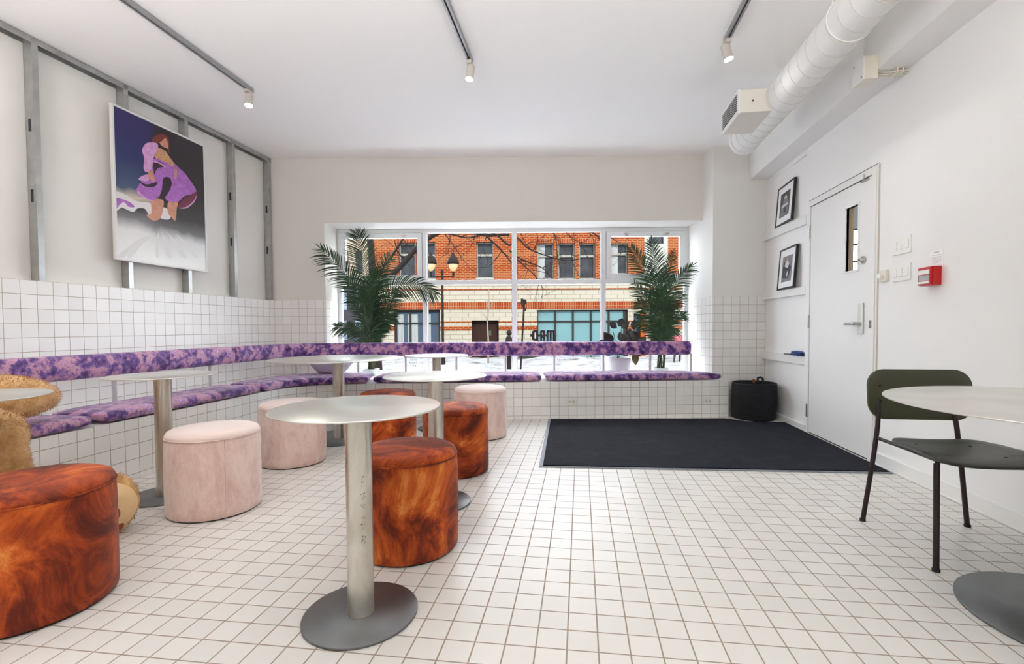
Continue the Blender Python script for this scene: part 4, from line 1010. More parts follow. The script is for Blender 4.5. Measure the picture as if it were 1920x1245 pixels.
balls = [((-3.14, 0.28, 0.80), (0.235, 0.27, 0.29), None),
         ((-3.12, 0.22, 1.20), (0.22, 0.24, 0.21), None), ((-2.93, 0.20, 1.15), (0.11, 0.11, 0.09), None),
         ((-3.18, 0.42, 1.36), (0.05, 0.08, 0.08), None), ((-3.18, 0.02, 1.36), (0.05, 0.08, 0.08), None),
         ((-3.04, 0.62, 0.672), (0.125, 0.33, 0.125), Matrix.Rotation(math.radians(-7), 3, 'X')),
         ((-3.02, -0.06, 0.72), (0.12, 0.16, 0.20), Matrix.Rotation(0.4, 3, 'X')),
         ((-3.0, 0.38, 0.63), (0.25, 0.15, 0.115), None), ((-3.0, 0.05, 0.63), (0.25, 0.13, 0.115), None),
         ((-2.83, 0.45, 0.50), (0.14, 0.155, 0.15), None), ((-2.80, 0.47, 0.34), (0.12, 0.12, 0.18), None), ((-2.70, 0.50, 0.13), (0.26, 0.12, 0.12), None), ((-2.50, 0.50, 0.14), (0.2, 0.11, 0.12), None),
         ((-2.80, 0.02, 0.50), (0.13, 0.13, 0.15), None), ((-2.83, 0.0, 0.30), (0.12, 0.12, 0.22), None), ((-2.80, -0.02, 0.11), (0.16, 0.12, 0.105), None),
         (tuple(FT + Vector((-0.05, 0.03, 0))), (0.175, 0.155, 0.075), rot_to(sole_n) @ Matrix.Rotation(PI / 2, 3, 'Z'))]
plush_body('body', balls, BR)
Rs = rot_to(sole_n)
def on_sole(lx, ly, h): return FT + Rs @ Vector((lx, ly, h))
def disc(b, cx, cy, rx, ry, h, dome=0.012, n=28):
    vs = [on_sole(cx, cy, h + dome)]
    for k in range(1, 5):
        s_ = k / 4
        for i in range(n):
            t = 2 * PI * i / n; vs.append(on_sole(cx + rx * s_ * math.cos(t), cy + ry * s_ * math.sin(t), h + dome * math.sqrt(max(0, 1 - s_ * s_)) - (0.012 if k == 4 else 0)))
    fs = [(0, 1 + i, 1 + (i + 1) % n) for i in range(n)] + [(1 + k * n + i, 1 + (k + 1) * n + i, 1 + (k + 1) * n + (i + 1) % n, 1 + k * n + (i + 1) % n) for k in range(3) for i in range(n)]
    b.add(vs, fs, 0, None, True)
b = MB(); disc(b, 0, 0, 0.128, 0.128, 0.018, 0.02); sole = b.build('foot_sole', M_SOLE, BR)
Rsi = Rs.inverted()
def sole_xy(px, py):
    q = Rsi @ (on_plane(px, py, FT + sole_n * 0.034, sole_n) - FT); return q.x, q.y
for nm_, (px, py), (rx, ry) in (('paw_pad', (206, 966), (0.05, 0.055)), ('toe_pad', (224, 998), (0.034, 0.028)), ('toe_pad', (180, 925), (0.026, 0.026)), ('toe_pad', (170, 1000), (0.026, 0.026))):
    cx, cy = sole_xy(px, py); L_ = math.hypot(cx, cy); k_ = min(1, 0.105 / max(L_, 1e-6)); cx *= k_; cy *= k_
    b = MB(); disc(b, cx, cy, rx, ry, 0.036 - 0.10 * (min(L_, 0.105) / 0.128) ** 2 * 0.16, 0.006); b.build(nm_, M_PAD, sole)
b = MB(); b.ball((-2.825, 0.20, 1.18), (0.03, 0.045, 0.03), 16, 10); b.build('nose', M_PAD, BR)
for y in (0.12, 0.29):
    b = MB(); b.ball((-2.925, y, 1.255), 0.022, 14, 10); b.build('eye', M_BLACK, BR)

# ------------------------------------------------------------------ plants on the window ledge
PLN = WT.to_3x3() @ Vector((0, 1, 0))
LEDGE = 0.419
def plane_pt(px, py, y_off):
    return on_plane(px, py, WT @ Vector((0, y_off, 0)), PLN)
def frond(parent, pts, leaf=0.2, n=26, start=0.25, roll=0.0, seed=0, droop=0.25, mat=M_LEAF):
    r = random.Random(seed); path = smooth_path(pts, 10); k = len(path)
    b = MB(); b.tube(path, [0.0055 * (1 - 0.8 * i / k) for i in range(k)], n=5, mi=1)
    L = [0]
    for i in range(1, k): L.append(L[-1] + (path[i] - path[i - 1]).length)
    vs = []; fs = []
    n = int(n * 1.2)
    for q in range(n + 1):
        f_ = start + (1 - start) * q / n; d = f_ * L[-1]
        i = max(j for j in range(k) if L[j] <= d + 1e-9); i = min(i, k - 2)
        t = (d - L[i]) / max(1e-6, L[i + 1] - L[i]); p = path[i].lerp(path[i + 1], t); tg = (path[i + 1] - path[i]).normalized()
        nrm = (PLN * math.cos(roll) + Vector((0.9, 0, 0.3)) * math.sin(roll)); side = tg.cross(nrm).normalized(); up = side.cross(tg)
        s_ = (f_ - start) / (1 - start); ll = leaf * (0.55 + 0.75 * math.sin(PI * min(1, 0.12 + 0.8 * s_))) * (1 if s_ < 0.9 else 0.75)
        for sg in (-1, 1):
            if q == n and sg == 1: continue
            ang = math.radians(62 - 30 * s_ + r.uniform(-5, 5))
            if q == n: ang = math.radians(5)
            dr = tg * math.cos(ang) + side * (sg * math.sin(ang)) + up * r.uniform(-0.18, 0.18)
            dr.normalize(); w0 = 0.0075 * (0.8 + 0.4 * r.random()); wv = (tg - dr * tg.dot(dr)).normalized(); c = p.copy(); base = len(vs); ns = 5
            for a in range(ns + 1):
                u = a / ns; w_ = w0 * math.sin(PI * min(1, 0.18 + 0.82 * u)) ** 0.8 if a < ns else 0.0004
                cc = p + dr * (ll * u) + Vector((0, 0, -1)) * (droop * ll * u * u)
                vs += [cc - wv * w_, cc + wv * w_]
            fs += [(base + 2 * a, base + 2 * a + 1, base + 2 * a + 3, base + 2 * a + 2) for a in range(ns)]
    b.add(vs, fs, 0, None, True)
    return b.build('frond', [mat, M_STEM], parent)
def pot(o, c, prof, mat, soil_r, soil_z):
    b = MB(); b.lathe(prof, (c.x, c.y, 0), n=40); b.build('pot', mat, o)
    b = MB(); b.lathe([(0, soil_z - 0.01), (soil_r, soil_z - 0.01), (soil_r, soil_z), (0, soil_z)], (c.x, c.y, 0), n=32); b.build('soil', M_SOIL, o)
def palm(label, base, y0, fronds, seed, leaf=0.2):
    c = WT @ Vector((base, y0, 0))
    o = empty('potted_palm', (c.x, c.y, LEDGE), label, 'plant')
    z = LEDGE
    pot(o, c, [(0, z + 0.001), (0.085, z + 0.001), (0.105, z + 0.075), (0.112, z + 0.078), (0.112, z + 0.09), (0.10, z + 0.09), (0.098, z + 0.075), (0, z + 0.074)], M_POTG, 0.099, z + 0.083)
    r = random.Random(seed)
    for k, (path, off, kw) in enumerate(fronds):
        st = c + Vector((r.uniform(-.045, .045), r.uniform(-.03, .03), z + 0.075)); n_ = len(path)
        pts = [st] + [plane_pt(px, py, y0 + off * (i + 1) / n_) for i, (px, py) in enumerate(path)]
        frond(o, pts, seed=seed * 50 + k, leaf=kw.get('leaf', leaf), roll=kw.get('roll', r.uniform(-.5, .5)), start=kw.get('start', 0.3), n=kw.get('n', 26), droop=kw.get('droop', 0.25))
    for k in range(5):
        st = c + Vector((r.uniform(-.05, .05), r.uniform(-.04, .04), z + 0.075)); q = st + Vector((r.uniform(-.06, .06), r.uniform(-.03, .03), 0.35))
        b = MB(); b.tube(smooth_path([st, (st + q) / 2 + Vector((0.005, 0, 0)), q], 4), [0.010, 0.009, 0.009, 0.008, 0.008, 0.007, 0.007, 0.006, 0.005], n=8); b.build('stem', M_STEM, o)
    return o
y0L = 0.215
baseL = win(695, 690, y0L - REC).x
F_L = [([(695, 600), (688, 520), (668, 434)], 0.10, dict(leaf=0.27, n=34, start=0.42, roll=0.05)),
       ([(690, 610), (665, 535), (601, 466)], -0.52, dict(leaf=0.22, n=30, start=0.45, roll=0.15, droop=0.3)),
       ([(700, 600), (705, 540), (733, 478)], 0.06, dict(leaf=0.20, n=26, start=0.45)),
       ([(703, 610), (728, 545), (775, 532), (818, 552)], -0.18, dict(leaf=0.20, n=30, start=0.42, roll=0.2, droop=0.35)),
       ([(690, 640), (668, 618), (628, 612)], -0.30, dict(leaf=0.15, n=22, start=0.35, droop=0.3)),
       ([(697, 600), (672, 560), (648, 520)], 0.02, dict(leaf=0.19, n=26, start=0.35)),
       ([(695, 620), (700, 560), (712, 500)], -0.1, dict(leaf=0.22, n=28, start=0.3)),
       ([(705, 620), (725, 570), (748, 545)], 0.05, dict(leaf=0.20, n=26, start=0.35)),
       ([(690, 620), (675, 580), (655, 560)], -0.1, dict(leaf=0.18, n=24, start=0.3)),
       ([(700, 640), (715, 605), (735, 580)], -0.05, dict(leaf=0.18, n=24, start=0.3)),
       ([(695, 630), (690, 585), (680, 545)], 0.08, dict(leaf=0.22, n=26, start=0.3)),
       ([(690, 640), (672, 625), (650, 610)], 0.05, dict(leaf=0.14, n=20, start=0.35)),
       ([(698, 590), (690, 545), (700, 510)], -0.15, dict(leaf=0.2, n=26, start=0.35, roll=0.5)),
       ([(703, 630), (725, 600), (742, 596)], 0.05, dict(leaf=0.15, n=22, start=0.3))]
palm('tall potted palm at left end of window, fronds reaching over the jamb', baseL, y0L, F_L, 3)
baseR = win(1238, 690, y0L - REC).x
F_R = [([(1236, 600), (1234, 530), (1222, 452)], 0.08, dict(leaf=0.20, n=32, start=0.42, roll=0.1)),
       ([(1232, 600), (1215, 520), (1182, 462)], 0.02, dict(leaf=0.20, n=30, start=0.45, roll=-0.1)),
       ([(1240, 590), (1250, 520), (1262, 472)], 0.06, dict(leaf=0.12, n=26, start=0.5)),
       ([(1243, 600), (1262, 540), (1298, 498)], -0.24, dict(leaf=0.16, n=28, start=0.45, roll=0.2)),
       ([(1234, 610), (1212, 565), (1188, 530)], -0.1, dict(leaf=0.18, n=26, start=0.35)),
       ([(1234, 630), (1218, 590), (1195, 565)], 0.04, dict(leaf=0.18, n=26, start=0.3)),
       ([(1242, 620), (1258, 580), (1280, 550)], 0.05, dict(leaf=0.17, n=26, start=0.3)),
       ([(1240, 610), (1244, 560), (1245, 510)], -0.12, dict(leaf=0.2, n=28, start=0.35, roll=0.1)),
       ([(1243, 640), (1262, 600), (1284, 590)], -0.06, dict(leaf=0.15, n=24, start=0.3)),
       ([(1236, 640), (1220, 612), (1198, 600)], -0.06, dict(leaf=0.15, n=24, start=0.3)),
       ([(1238, 630), (1236, 580), (1228, 540)], 0.08, dict(leaf=0.18, n=26, start=0.3)),
       ([(1240, 630), (1250, 590), (1262, 560)], 0.08, dict(leaf=0.16, n=24, start=0.3)),
       ([(1240, 650), (1255, 625), (1272, 622)], 0.04, dict(leaf=0.10, n=20, start=0.35))]
palm('tall potted palm at right end of window beside the rubber plant', baseR, y0L, F_R, 8, leaf=0.17)
# rubber plant in the pale pot
bF = win(1158, 690, 0.215 - REC).x; c = WT @ Vector((bF, 0.205, 0))
o = empty('potted_rubber_plant', (c.x, c.y, LEDGE), 'dark leaved rubber plant in wide pale grey pot on window ledge', 'plant')
z = LEDGE
pot(o, c, [(0, z + 0.001), (0.125, z + 0.001), (0.150, z + 0.05), (0.170, z + 0.20), (0.172, z + 0.225), (0.160, z + 0.225), (0.155, z + 0.19), (0, z + 0.185)], M_POTW, 0.157, z + 0.20)
def leaf(b, p, d, up, L, W_, mi=0, curl=0.25):
    d = Vector(d).normalized(); s_ = d.cross(Vector(up)).normalized(); n = s_.cross(d); vs = []; m_ = 8
    for i in range(m_ + 1):
        u = i / m_; w_ = W_ * math.sin(PI * (0.04 + 0.93 * u) ** 0.9); cc = Vector(p) + d * (L * u) - n * (curl * L * u * u)
        for k in (-1, -0.5, 0, 0.5, 1): vs.append(cc + s_ * (w_ * k) + n * (0.12 * w_ * abs(k)))
    b.add(vs, [(i * 5 + j, i * 5 + j + 1, (i + 1) * 5 + j + 1, (i + 1) * 5 + j) for i in range(m_) for j in range(4)], mi, None, True)
b = MB()
q0 = c + Vector((0, 0, z + 0.19))
tips = [plane_pt(1150, 622, 0.2), plane_pt(1166, 612, 0.16), plane_pt(1190, 615, 0.2), plane_pt(1178, 640, 0.2)]
for t in tips: b.tube(smooth_path([q0, q0.lerp(t, 0.5) + Vector((0.0, 0, 0.02)), t], 5), 0.005, n=6)
b.build('stem', M_STEM, o)
lv = [(1166, 640, (-0.2, 0, 1), 0.10), (1152, 655, (-0.8, -0.3, 0.55), 0.17), (1172, 655, (0.1, -0.3, 0.95), 0.17), (1185, 655, (0.6, -0.25, 0.6), 0.18), (1184, 648, (-0.1, -.2, 1), 0.17),
      (1147, 645, (-0.3, -0.4, 0.5), 0.15), (1160, 612, (0.35, 0.1, 0.7), 0.10), (1143, 605, (0.55, 0.1, -0.35), 0.1), (1165, 615, (0.55, 0, 0.45), 0.10), (1187, 617, (0.15, 0, 0.75), 0.10), (1184, 622, (0.6, 0.1, -0.6), 0.13)]
for k, (px, py, d, L_) in enumerate(lv):
    b = MB(); p = plane_pt(px, py, 0.18 - 0.02 * (k % 3)); leaf(b, p, d, (0, -1, 0.25), L_ * 1.25, L_ * 0.44); b.build('leaf', M_RUBBERLEAF, o, solid=0.001)
b = MB(); p = plane_pt(1190, 660, 0.12); leaf(b, p, (0.12, 0, -1), (0, -1, 0), 0.17, 0.045); b.build('leaf', M_BROWNLEAF, o, label='drooping olive brown leaf', solid=0.001)
# low white bowl in the bench corner
c = Vector((-2.93, 3.985, 0)); b = MB(); z = 0.507
p0 = on_z(622, 696.5, 0.521)
c = Vector((p0.x, p0.y, 0))
b.lathe([(0, z), (0.14, z), (0.19, z + 0.045), (0.245, z + 0.115), (0.25, z + 0.12), (0.24, z + 0.12), (0.185, z + 0.055), (0, z + 0.012)], (c.x, c.y, 0), n=48)
tag(b.build('white_bowl', M_POTW), 'wide pale bowl on bench corner behind the wide steel table', 'bowl')

# ------------------------------------------------------------------ the street
GZ = -0.28
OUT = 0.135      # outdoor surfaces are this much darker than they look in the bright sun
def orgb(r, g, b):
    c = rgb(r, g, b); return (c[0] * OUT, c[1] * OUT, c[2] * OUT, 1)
M_SNOW = plain('snow', rgb(146, 149, 156), 0.9, bump=1.0, bscale=3, var=0.05, vscale=1)
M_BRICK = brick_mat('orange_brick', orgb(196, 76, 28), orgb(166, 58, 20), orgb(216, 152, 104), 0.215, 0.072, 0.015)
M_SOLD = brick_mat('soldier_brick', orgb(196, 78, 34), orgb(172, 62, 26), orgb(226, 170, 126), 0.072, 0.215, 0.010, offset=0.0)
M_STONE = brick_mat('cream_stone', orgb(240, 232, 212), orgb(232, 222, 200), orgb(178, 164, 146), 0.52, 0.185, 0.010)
M_REVEAL = plain('window_reveal', orgb(150, 76, 46), 0.8)
M_WFR = plain('cream_sash', orgb(206, 200, 186), 0.6)
M_WGL = plain('upper_window_glass', orgb(84, 88, 94), 0.6, spec=0.05, var=0.4, vscale=1.5)
M_CURT = plain('pale_curtain', orgb(222, 226, 224), 0.8)
M_SHOPGL = plain('blue_grey_shop_glass', orgb(92, 112, 132), 0.6, spec=0.05)
M_SKYGL = plain('sky_reflection_glass', orgb(150, 200, 206), 0.35, spec=0.3, var=0.05, vscale=1)  # reflected sky put into the pane as an even cyan colour
M_DKFR = plain('dark_bronze_frame', orgb(74, 72, 70), 0.8, spec=0.05)
M_BROWN = plain('brown_doorway', orgb(70, 42, 32), 0.8)
M_WHITEP = plain('white_cladding', orgb(226, 226, 216), 0.7)
M_ORP = plain('orange_panel', orgb(232, 112, 36), 0.6)
M_GREYC = plain('grey_concrete', orgb(108, 106, 102), 0.9, var=0.2, vscale=3)
M_BARK = plain('dark_bark', orgb(58, 46, 42), 0.9)
M_BARK2 = plain('pale_bark', orgb(196, 184, 168), 0.9)
M_IRON = plain('dark_iron', orgb(60, 52, 48), 0.8, spec=0.05)

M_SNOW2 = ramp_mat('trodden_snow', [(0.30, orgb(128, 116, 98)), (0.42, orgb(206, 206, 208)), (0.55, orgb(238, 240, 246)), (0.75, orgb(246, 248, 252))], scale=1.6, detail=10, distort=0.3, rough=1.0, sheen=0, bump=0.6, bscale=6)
def ground(y0, y1, ny, amp, mat, name):
    b = MB(); r = random.Random(2); nx = 70; vs = []
    for j in range(ny + 1):
        for i in range(nx + 1):
            x = -24 + 48 * i / nx; y = y0 + (y1 - y0) * j / ny
            e = min(1, (y - y0) * 0.8, max(0, (y1 - y)) * 0.8)
            h = GZ + e * amp * (0.12 * max(0, math.sin(x * 1.3 + y * .5) + 0.5 * math.sin(x * 3.1 + y * 1.7)) + r.uniform(0, 0.08))
            vs.append((x, y, h))
    b.add(vs, [(j * (nx + 1) + i, j * (nx + 1) + i + 1, (j + 1) * (nx + 1) + i + 1, (j + 1) * (nx + 1) + i) for j in range(ny) for i in range(nx)], 0, None, True)
    tag(b.build(name, mat), kind='structure')
ground(5.45, 12.0, 16, 0.6, M_SNOW, 'snowy_yard')  # hidden near snow, coloured brighter than the far snow to bounce light indoors
ground(12.0, 42.0, 60, 1.0, M_SNOW2, 'snowy_ground')

FO = at_d(960, 614, 20.0); FT_ = frame_T((FO.x, FO.y, 0), 7.4); FTi = FT_.inverted(); FNn = FT_.to_3x3() @ Vector((0, 1, 0))
def fac(px, py, off=0.0):
    p = FTi @ on_plane(px, py, FT_ @ Vector((0, off, 0)), FNn); return (p.x, p.z)
FB = empty('brick_building', FT_ @ Vector((3, 0, GZ)), 'orange brick and cream stone building across the snowy street', 'building')
def holed(u0, u1, z0, z1, holes, name, mat, y=0.0, depth=0.25, reveal=M_REVEAL):
    us = sorted({u0, u1} | {h[i] for h in holes for i in (0, 1) if u0 < h[i] < u1}); zs = sorted({z0, z1} | {h[i] for h in holes for i in (2, 3) if z0 < h[i] < z1})
    b = MB(FT_)
    for i in range(len(us) - 1):
        for j in range(len(zs) - 1):
            cu, cz = (us[i] + us[i + 1]) / 2, (zs[j] + zs[j + 1]) / 2
            if any(h[0] < cu < h[1] and h[2] < cz < h[3] for h in holes): continue
            a, c, d, e = us[i], us[i + 1], zs[j], zs[j + 1]
            b.quad((a, y, d), (c, y, d), (c, y, e), (a, y, e), 0, [(a, d), (c, d), (c, e), (a, e)])
    for (a, c, d, e) in holes:
        d = max(d, z0); e = min(e, z1)
        for q in (((a, y, d), (a, y + depth, d), (a, y + depth, e), (a, y, e)), ((c, y, d), (c, y, e), (c, y + depth, e), (c, y + depth, d)), ((a, y, e), (a, y + depth, e), (c, y + depth, e), (c, y, e)), ((a, y, d), (c, y, d), (c, y + depth, d), (a, y + depth, d))):
            b.quad(*q, 1)
    for k, (ua, ub) in enumerate(((u0, u0), (u1, u1))): b.quad((ua, y, z0), (ua, y, z1), (ua, y + 0.6, z1), (ua, y + 0.6, z0), 0, [(0, z0), (0, z1), (.6, z1), (.6, z0)])
    b.quad((u0, y + 0.6, z0), (u0, y + 0.6, z1), (u1, y + 0.6, z1), (u1, y + 0.6, z0), 0)
    return b.build(name, [mat, reveal], FB)
zb = fac(900, 530)[1]
U0 = fac(701, 500)[0]; U1 = fac(1420, 500)[0]
def rect(px0, px1, py0, py1):
    a = fac(px0, py1); c = fac(px1, py0); return (a[0], c[0], a[1], c[1])
up_w = [rect(748, 778, 455, 518), rect(801, 816, 454, 523), rect(893.5, 924.5, 454, 521.5), rect(1008, 1038.5, 456, 523), rect(1047, 1078, 456, 523), rect(1086, 1116, 456, 523), rect(1146, 1177, 456, 514)]
up_w[1] = (up_w[1][0] - 0.45, up_w[1][1], up_w[1][2], up_w[1][3])
# a second row of windows higher up, above the photo's frame
up2 = [(a, c, d + 3.1, e + 3.1) for (a, c, d, e) in up_w[1:]]
bay = rect(1208, 1253, 300, 527); bay = (bay[0], bay[1], zb, 6.1)
holed(U0, U1, zb, 6.2, up_w + [bay], 'brick_wall', M_BRICK)
lo = [rect(740.5, 825, 581, 700), rect(885, 935, 600.5, 700), rect(1008, 1177, 580.5, 672), rect(1188, 1201, 588, 700)]
lo = [(a, c, max(d, GZ), e) if k != 2 else (a, c, d, e) for k, (a, c, d, e) in enumerate(lo)]
holed(U0, U1, GZ, zb, lo, 'stone_wall', M_STONE)
def band(py0, py1, mat, holes=()):
    z0, z1 = fac(900, py1)[1], fac(900, py0)[1]; us = [U0]
    for (a, c, d, e) in sorted(holes):
        if d < z0 < e: us += [a, c]
    us.append(U1)
    b = MB(FT_)
    for i in range(0, len(us), 2):
        a, c = us[i], us[i + 1]
        b.box(a, c, -0.02, 0.0, z0, z1)
    return b.build('brick_band', mat, FB)
band(541.5, 543.8, M_BRICK, lo); band(566.5, 580.0, M_SOLD, ()); band(602.5, 605, M_BRICK, lo); band(612, 619, M_BRICK, lo)
b = MB(FT_)
for (a, c, d, e) in up_w[:1] + up_w[2:6]:
    b.box(a - 0.0, c + 0.0, -0.012, 0.0, e, e + 0.22)
b.build('window_lintels', M_SOLD, FB)
for i, (a, c, d, e) in enumerate(up_w):
    b = MB(FT_); f = 0.05; y1 = 0.20
    for q in ((a, a + f, d, e), (c - f, c, d, e), (a + f, c - f, d, d + f), (a + f, c - f, e - f, e), (a + f, c - f, d + (e - d) * 0.62, d + (e - d) * 0.62 + 0.09)): b.box(q[0], q[1], y1 - 0.06, y1, q[2], q[3])
    fr_ = b.build('window_frame', M_WFR, FB)
    b = MB(FT_); b.box(a, c, y1, y1 + 0.02, d, e); b.build('window_glass', M_WGL, fr_)
    if i in (3, 6): b = MB(FT_); b.box(a + 0.05, a + 0.32, y1 - 0.005, y1 - 0.001, d + 0.05, e - 0.05); b.build('curtain', M_CURT, fr_)
    b = MB(FT_); b.box(a - 0.03, c + 0.03, -0.05, 0.06, d - 0.07, d); b.build('window_ledge', M_WHITEP, FB)
# white bay
b = MB(FT_); a, c, d, e = bay
wa_, wb_ = fac(1217, 440)[0], fac(1245, 440)[0]; wz = fac(1230, 457)[1]
b.box(a, wa_, 0.0, 0.3, d, e); b.box(wb_, c, 0.0, 0.3, d, e); b.box(wa_, wb_, 0.0, 0.3, d, wz); b.box(wa_, wb_, 0.0, 0.3, wz + 1.3, e); b.build('white_bay', M_WHITEP, FB)
b = MB(FT_); b.box(wa_, wb_, 0.15, 0.2, wz, wz + 1.3); b.build('bay_glass', M_WGL, FB)
# shop window, left
a, c, d, e = lo[0]
b = MB(FT_); b.box(a, c, 0.18, 0.22, d, e); sg_ = b.build('shop_glass', M_SHOPGL, FB)
b = MB(FT_); ua = fac(767.5, 600)[0]; ub = fac(797, 600)[0]; zc = fac(780, 606)[1]
for q in ((a, a + 0.06, d, e), (c - 0.08, c, d, e), (a, c, e - 0.08, e), (ua - 0.035, ua + 0.035, d, e), (ub - 0.035, ub + 0.035, d, e), (a, c, zc - 0.03, zc + 0.03), (a, c, d, d + 0.1)): b.box(q[0], q[1], 0.12, 0.18, q[2], q[3])
b.build('shop_window_frame', M_DKFR, FB)
for (p, q) in ((743.5, 755), (763, 766.5), (770, 782), (801, 806.5)):
    x, y_ = fac(p, 600)[0], fac(q, 600)[0]; b = MB(FT_)
    for k in range(5): b.box(x + (y_ - x) * k / 5, x + (y_ - x) * (k + 0.85) / 5, 0.165, 0.178, d, fac(780, 589)[1])
    b.build('curtain', M_CURT, sg_)
# doorway
a, c, d, e = lo[1]; b = MB(FT_); b.box(a, c, 0.24, 0.30, d, e); b.build('doorway', M_BROWN, FB)
s0, s1 = fac(912, 629), fac(920.5, 620); b = MB(FT_); b.box(s0[0], s1[0], 0.22, 0.238, s0[1], s1[1]); b.build('door_sign', M_GREYC, FB)
# big window, the sky's reflection painted into its glass
a, c, d, e = lo[2]; b = MB(FT_); b.box(a, c, 0.16, 0.2, d, e); b.build('sky_reflection_pane', M_SKYGL, FB)
b = MB(FT_)
for p in (1041.5, 1075, 1109, 1142.5, 1173.5):
    x = fac(p, 600)[0]; b.box(x - (0.035 if p < 1170 else 0.07), x + (0.035 if p < 1170 else 0.09), 0.10, 0.16, d, e)
zc = fac(1080, 602.5)[1]; b.box(a, c, 0.10, 0.16, zc - 0.035, zc + 0.035); b.box(a, a + 0.04, 0.1, 0.16, d, e); b.box(a, c, 0.1, 0.16, e - 0.05, e)
b.build('bronze_frame', M_DKFR, FB)
a, c, d, e = lo[3]; b = MB(FT_); b.box(a, c, 0.16, 0.2, d, e); b.build('side_glass', M_SHOPGL, FB)
x0_, x1_ = fac(1200.5, 600)[0], fac(1210, 600)[0]; b = MB(FT_); b.box(x0_, x1_, -0.12, 0.0, GZ, fac(1205, 586)[1]); b.build('orange_panel', M_ORP, FB)
b = MB(FT_); b.box(U0, U1, -0.01, 6.0, 6.2, 6.35); b.box(U0, U1, 5.9, 6.0, GZ, 6.2); b.box(U0, U0 + 0.1, 0.6, 6.0, GZ, 6.2); b.box(U1 - 0.1, U1, 0.6, 6.0, GZ, 6.2); b.build('roof_and_sides', M_GREYC, FB)
for (p0_, p1_, y0_, y1_, lb) in ((832, 882, 671, 688, 'low grey concrete planter left of the doorway across the street'), (975, 1037, 666, 688, 'low grey concrete planter under the sky-coloured window across the street')):
    a = fac(p0_, y1_, -0.6); c = fac(p1_, y0_, -0.6); b = MB(FT_); b.box(a[0], c[0], -0.9, -0.1, GZ, c[1]); b.box(a[0] - 0.04, c[0] + 0.04, -0.94, -0.06, c[1] - 0.06, c[1])
    tag(b.build('concrete_planter', M_GREYC, bevel=0.03), lb, 'planter')
# far building on the left
o = empty('apartment_building', at_d(640, 640, 34), 'shaded grey apartment building far left beyond the big tree', 'building')
A1 = at_d(560, 614, 34); TT = frame_T((A1.x, A1.y, 0), 7.4)
pxm = 34 / FP
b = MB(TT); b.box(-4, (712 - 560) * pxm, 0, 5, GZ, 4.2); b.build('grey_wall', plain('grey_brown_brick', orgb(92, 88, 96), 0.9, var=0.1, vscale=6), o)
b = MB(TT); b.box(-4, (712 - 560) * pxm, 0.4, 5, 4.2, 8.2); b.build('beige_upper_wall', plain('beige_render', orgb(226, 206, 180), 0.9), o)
for px_, z0, z1 in ((646, 2.35, 3.75), (646, 0.2, 1.6), (672, 0.2, 1.6), (672, 2.35, 3.75), (622, 2.35, 3.75), (646, 5.0, 6.6), (672, 5.0, 6.6)):
    x = (px_ - 560) * pxm; yy = -0.05 if z1 < 4.2 else 0.35
    b = MB(TT); b.box(x - 0.22, x + 0.22, yy, yy + 0.04, z0, z1); b.build('window_glass', plain('sky_window', orgb(150, 180, 214), 0.3) if z0 < 4 else M_WGL, o)

# ------------------------------------------------------------------ street lamp
LD = 15.4
M_GLOBE = emit_mat('glowing_globe', (1.0, 0.60, 0.24, 1), 0.85); M_GLOBE.node_tree.nodes['Principled BSDF'].inputs['Base Color'].default_value = (0.05, 0.04, 0.03, 1)
base = at_d(830, 614, LD); base = Vector((base.x, base.y, GZ))
o = empty('street_lamp', base, 'dark iron street lamp with two glowing acorn globes', 'street lamp')
topz = at_d(830, 514, LD).z
b = MB(); b.cyl(base, base + Vector((0, 0, topz - GZ)), 0.045, 0.036, n=16); b.cyl(base, base + Vector((0, 0, 0.5)), 0.09, 0.07, n=16); b.ball((base.x, base.y, topz + 0.06), (0.05, 0.05, 0.09)); b.build('pole', M_IRON, o)
for px_ in (808, 850):
    q = at_d(px_, 519, LD)
    b = MB(); b.cyl((base.x, base.y, q.z), q, 0.018, n=8); b.cyl(q, q + Vector((0, 0, 0.16)), 0.03, 0.045, n=12); b.build('arm', M_IRON, o)
    zc = at_d(px_, 500, LD).z
    b = MB(); b.lathe([(0.05, -0.14), (0.11, -0.07), (0.145, 0.02), (0.15, 0.08)], (q.x, q.y, zc), n=20); b.build('globe', M_GLOBE, o)
    b = MB(); b.lathe([(0.155, 0.075), (0.19, 0.08), (0.185, 0.16), (0.13, 0.30), (0.06, 0.36), (0.05, 0.42), (0.015, 0.46), (0, 0.50)], (q.x, q.y, zc), n=20); b.build('hood', M_IRON, o)

# ------------------------------------------------------------------ trees
def twigs(b, p, d, L_, r_, depth, rnd, mi=0):
    q = [Vector(p)]; dd = Vector(d).normalized()
    for i in range(4):
        dd = (dd + Vector((rnd.uniform(-.25, .25), rnd.uniform(-.2, .2), rnd.uniform(-.25, .25)))).normalized(); q.append(q[-1] + dd * (L_ / 4))
    b.tube(q, [r_ * (1 - 0.17 * i) for i in range(5)], n=5, mi=mi)
    if depth > 0:
        for k in range(3):
            i = rnd.randint(1, 4); nd = (dd + Vector((rnd.uniform(-.9, .9), rnd.uniform(-.5, .5), rnd.uniform(-.9, .9)))).normalized()
            twigs(b, q[i], nd, L_ * 0.68, r_ * 0.55, depth - 1, rnd, mi)
def px_path(pts, D0, D1): return [at_d(x, y, D0 + (D1 - D0) * i / (len(pts) - 1)) for i, (x, y) in enumerate(pts)]
TB = at_d(708, 690, 13.5)
o = empty('street_tree', (TB.x, TB.y, GZ), 'big bare dark tree with branches spreading in front of brick building', 'tree')
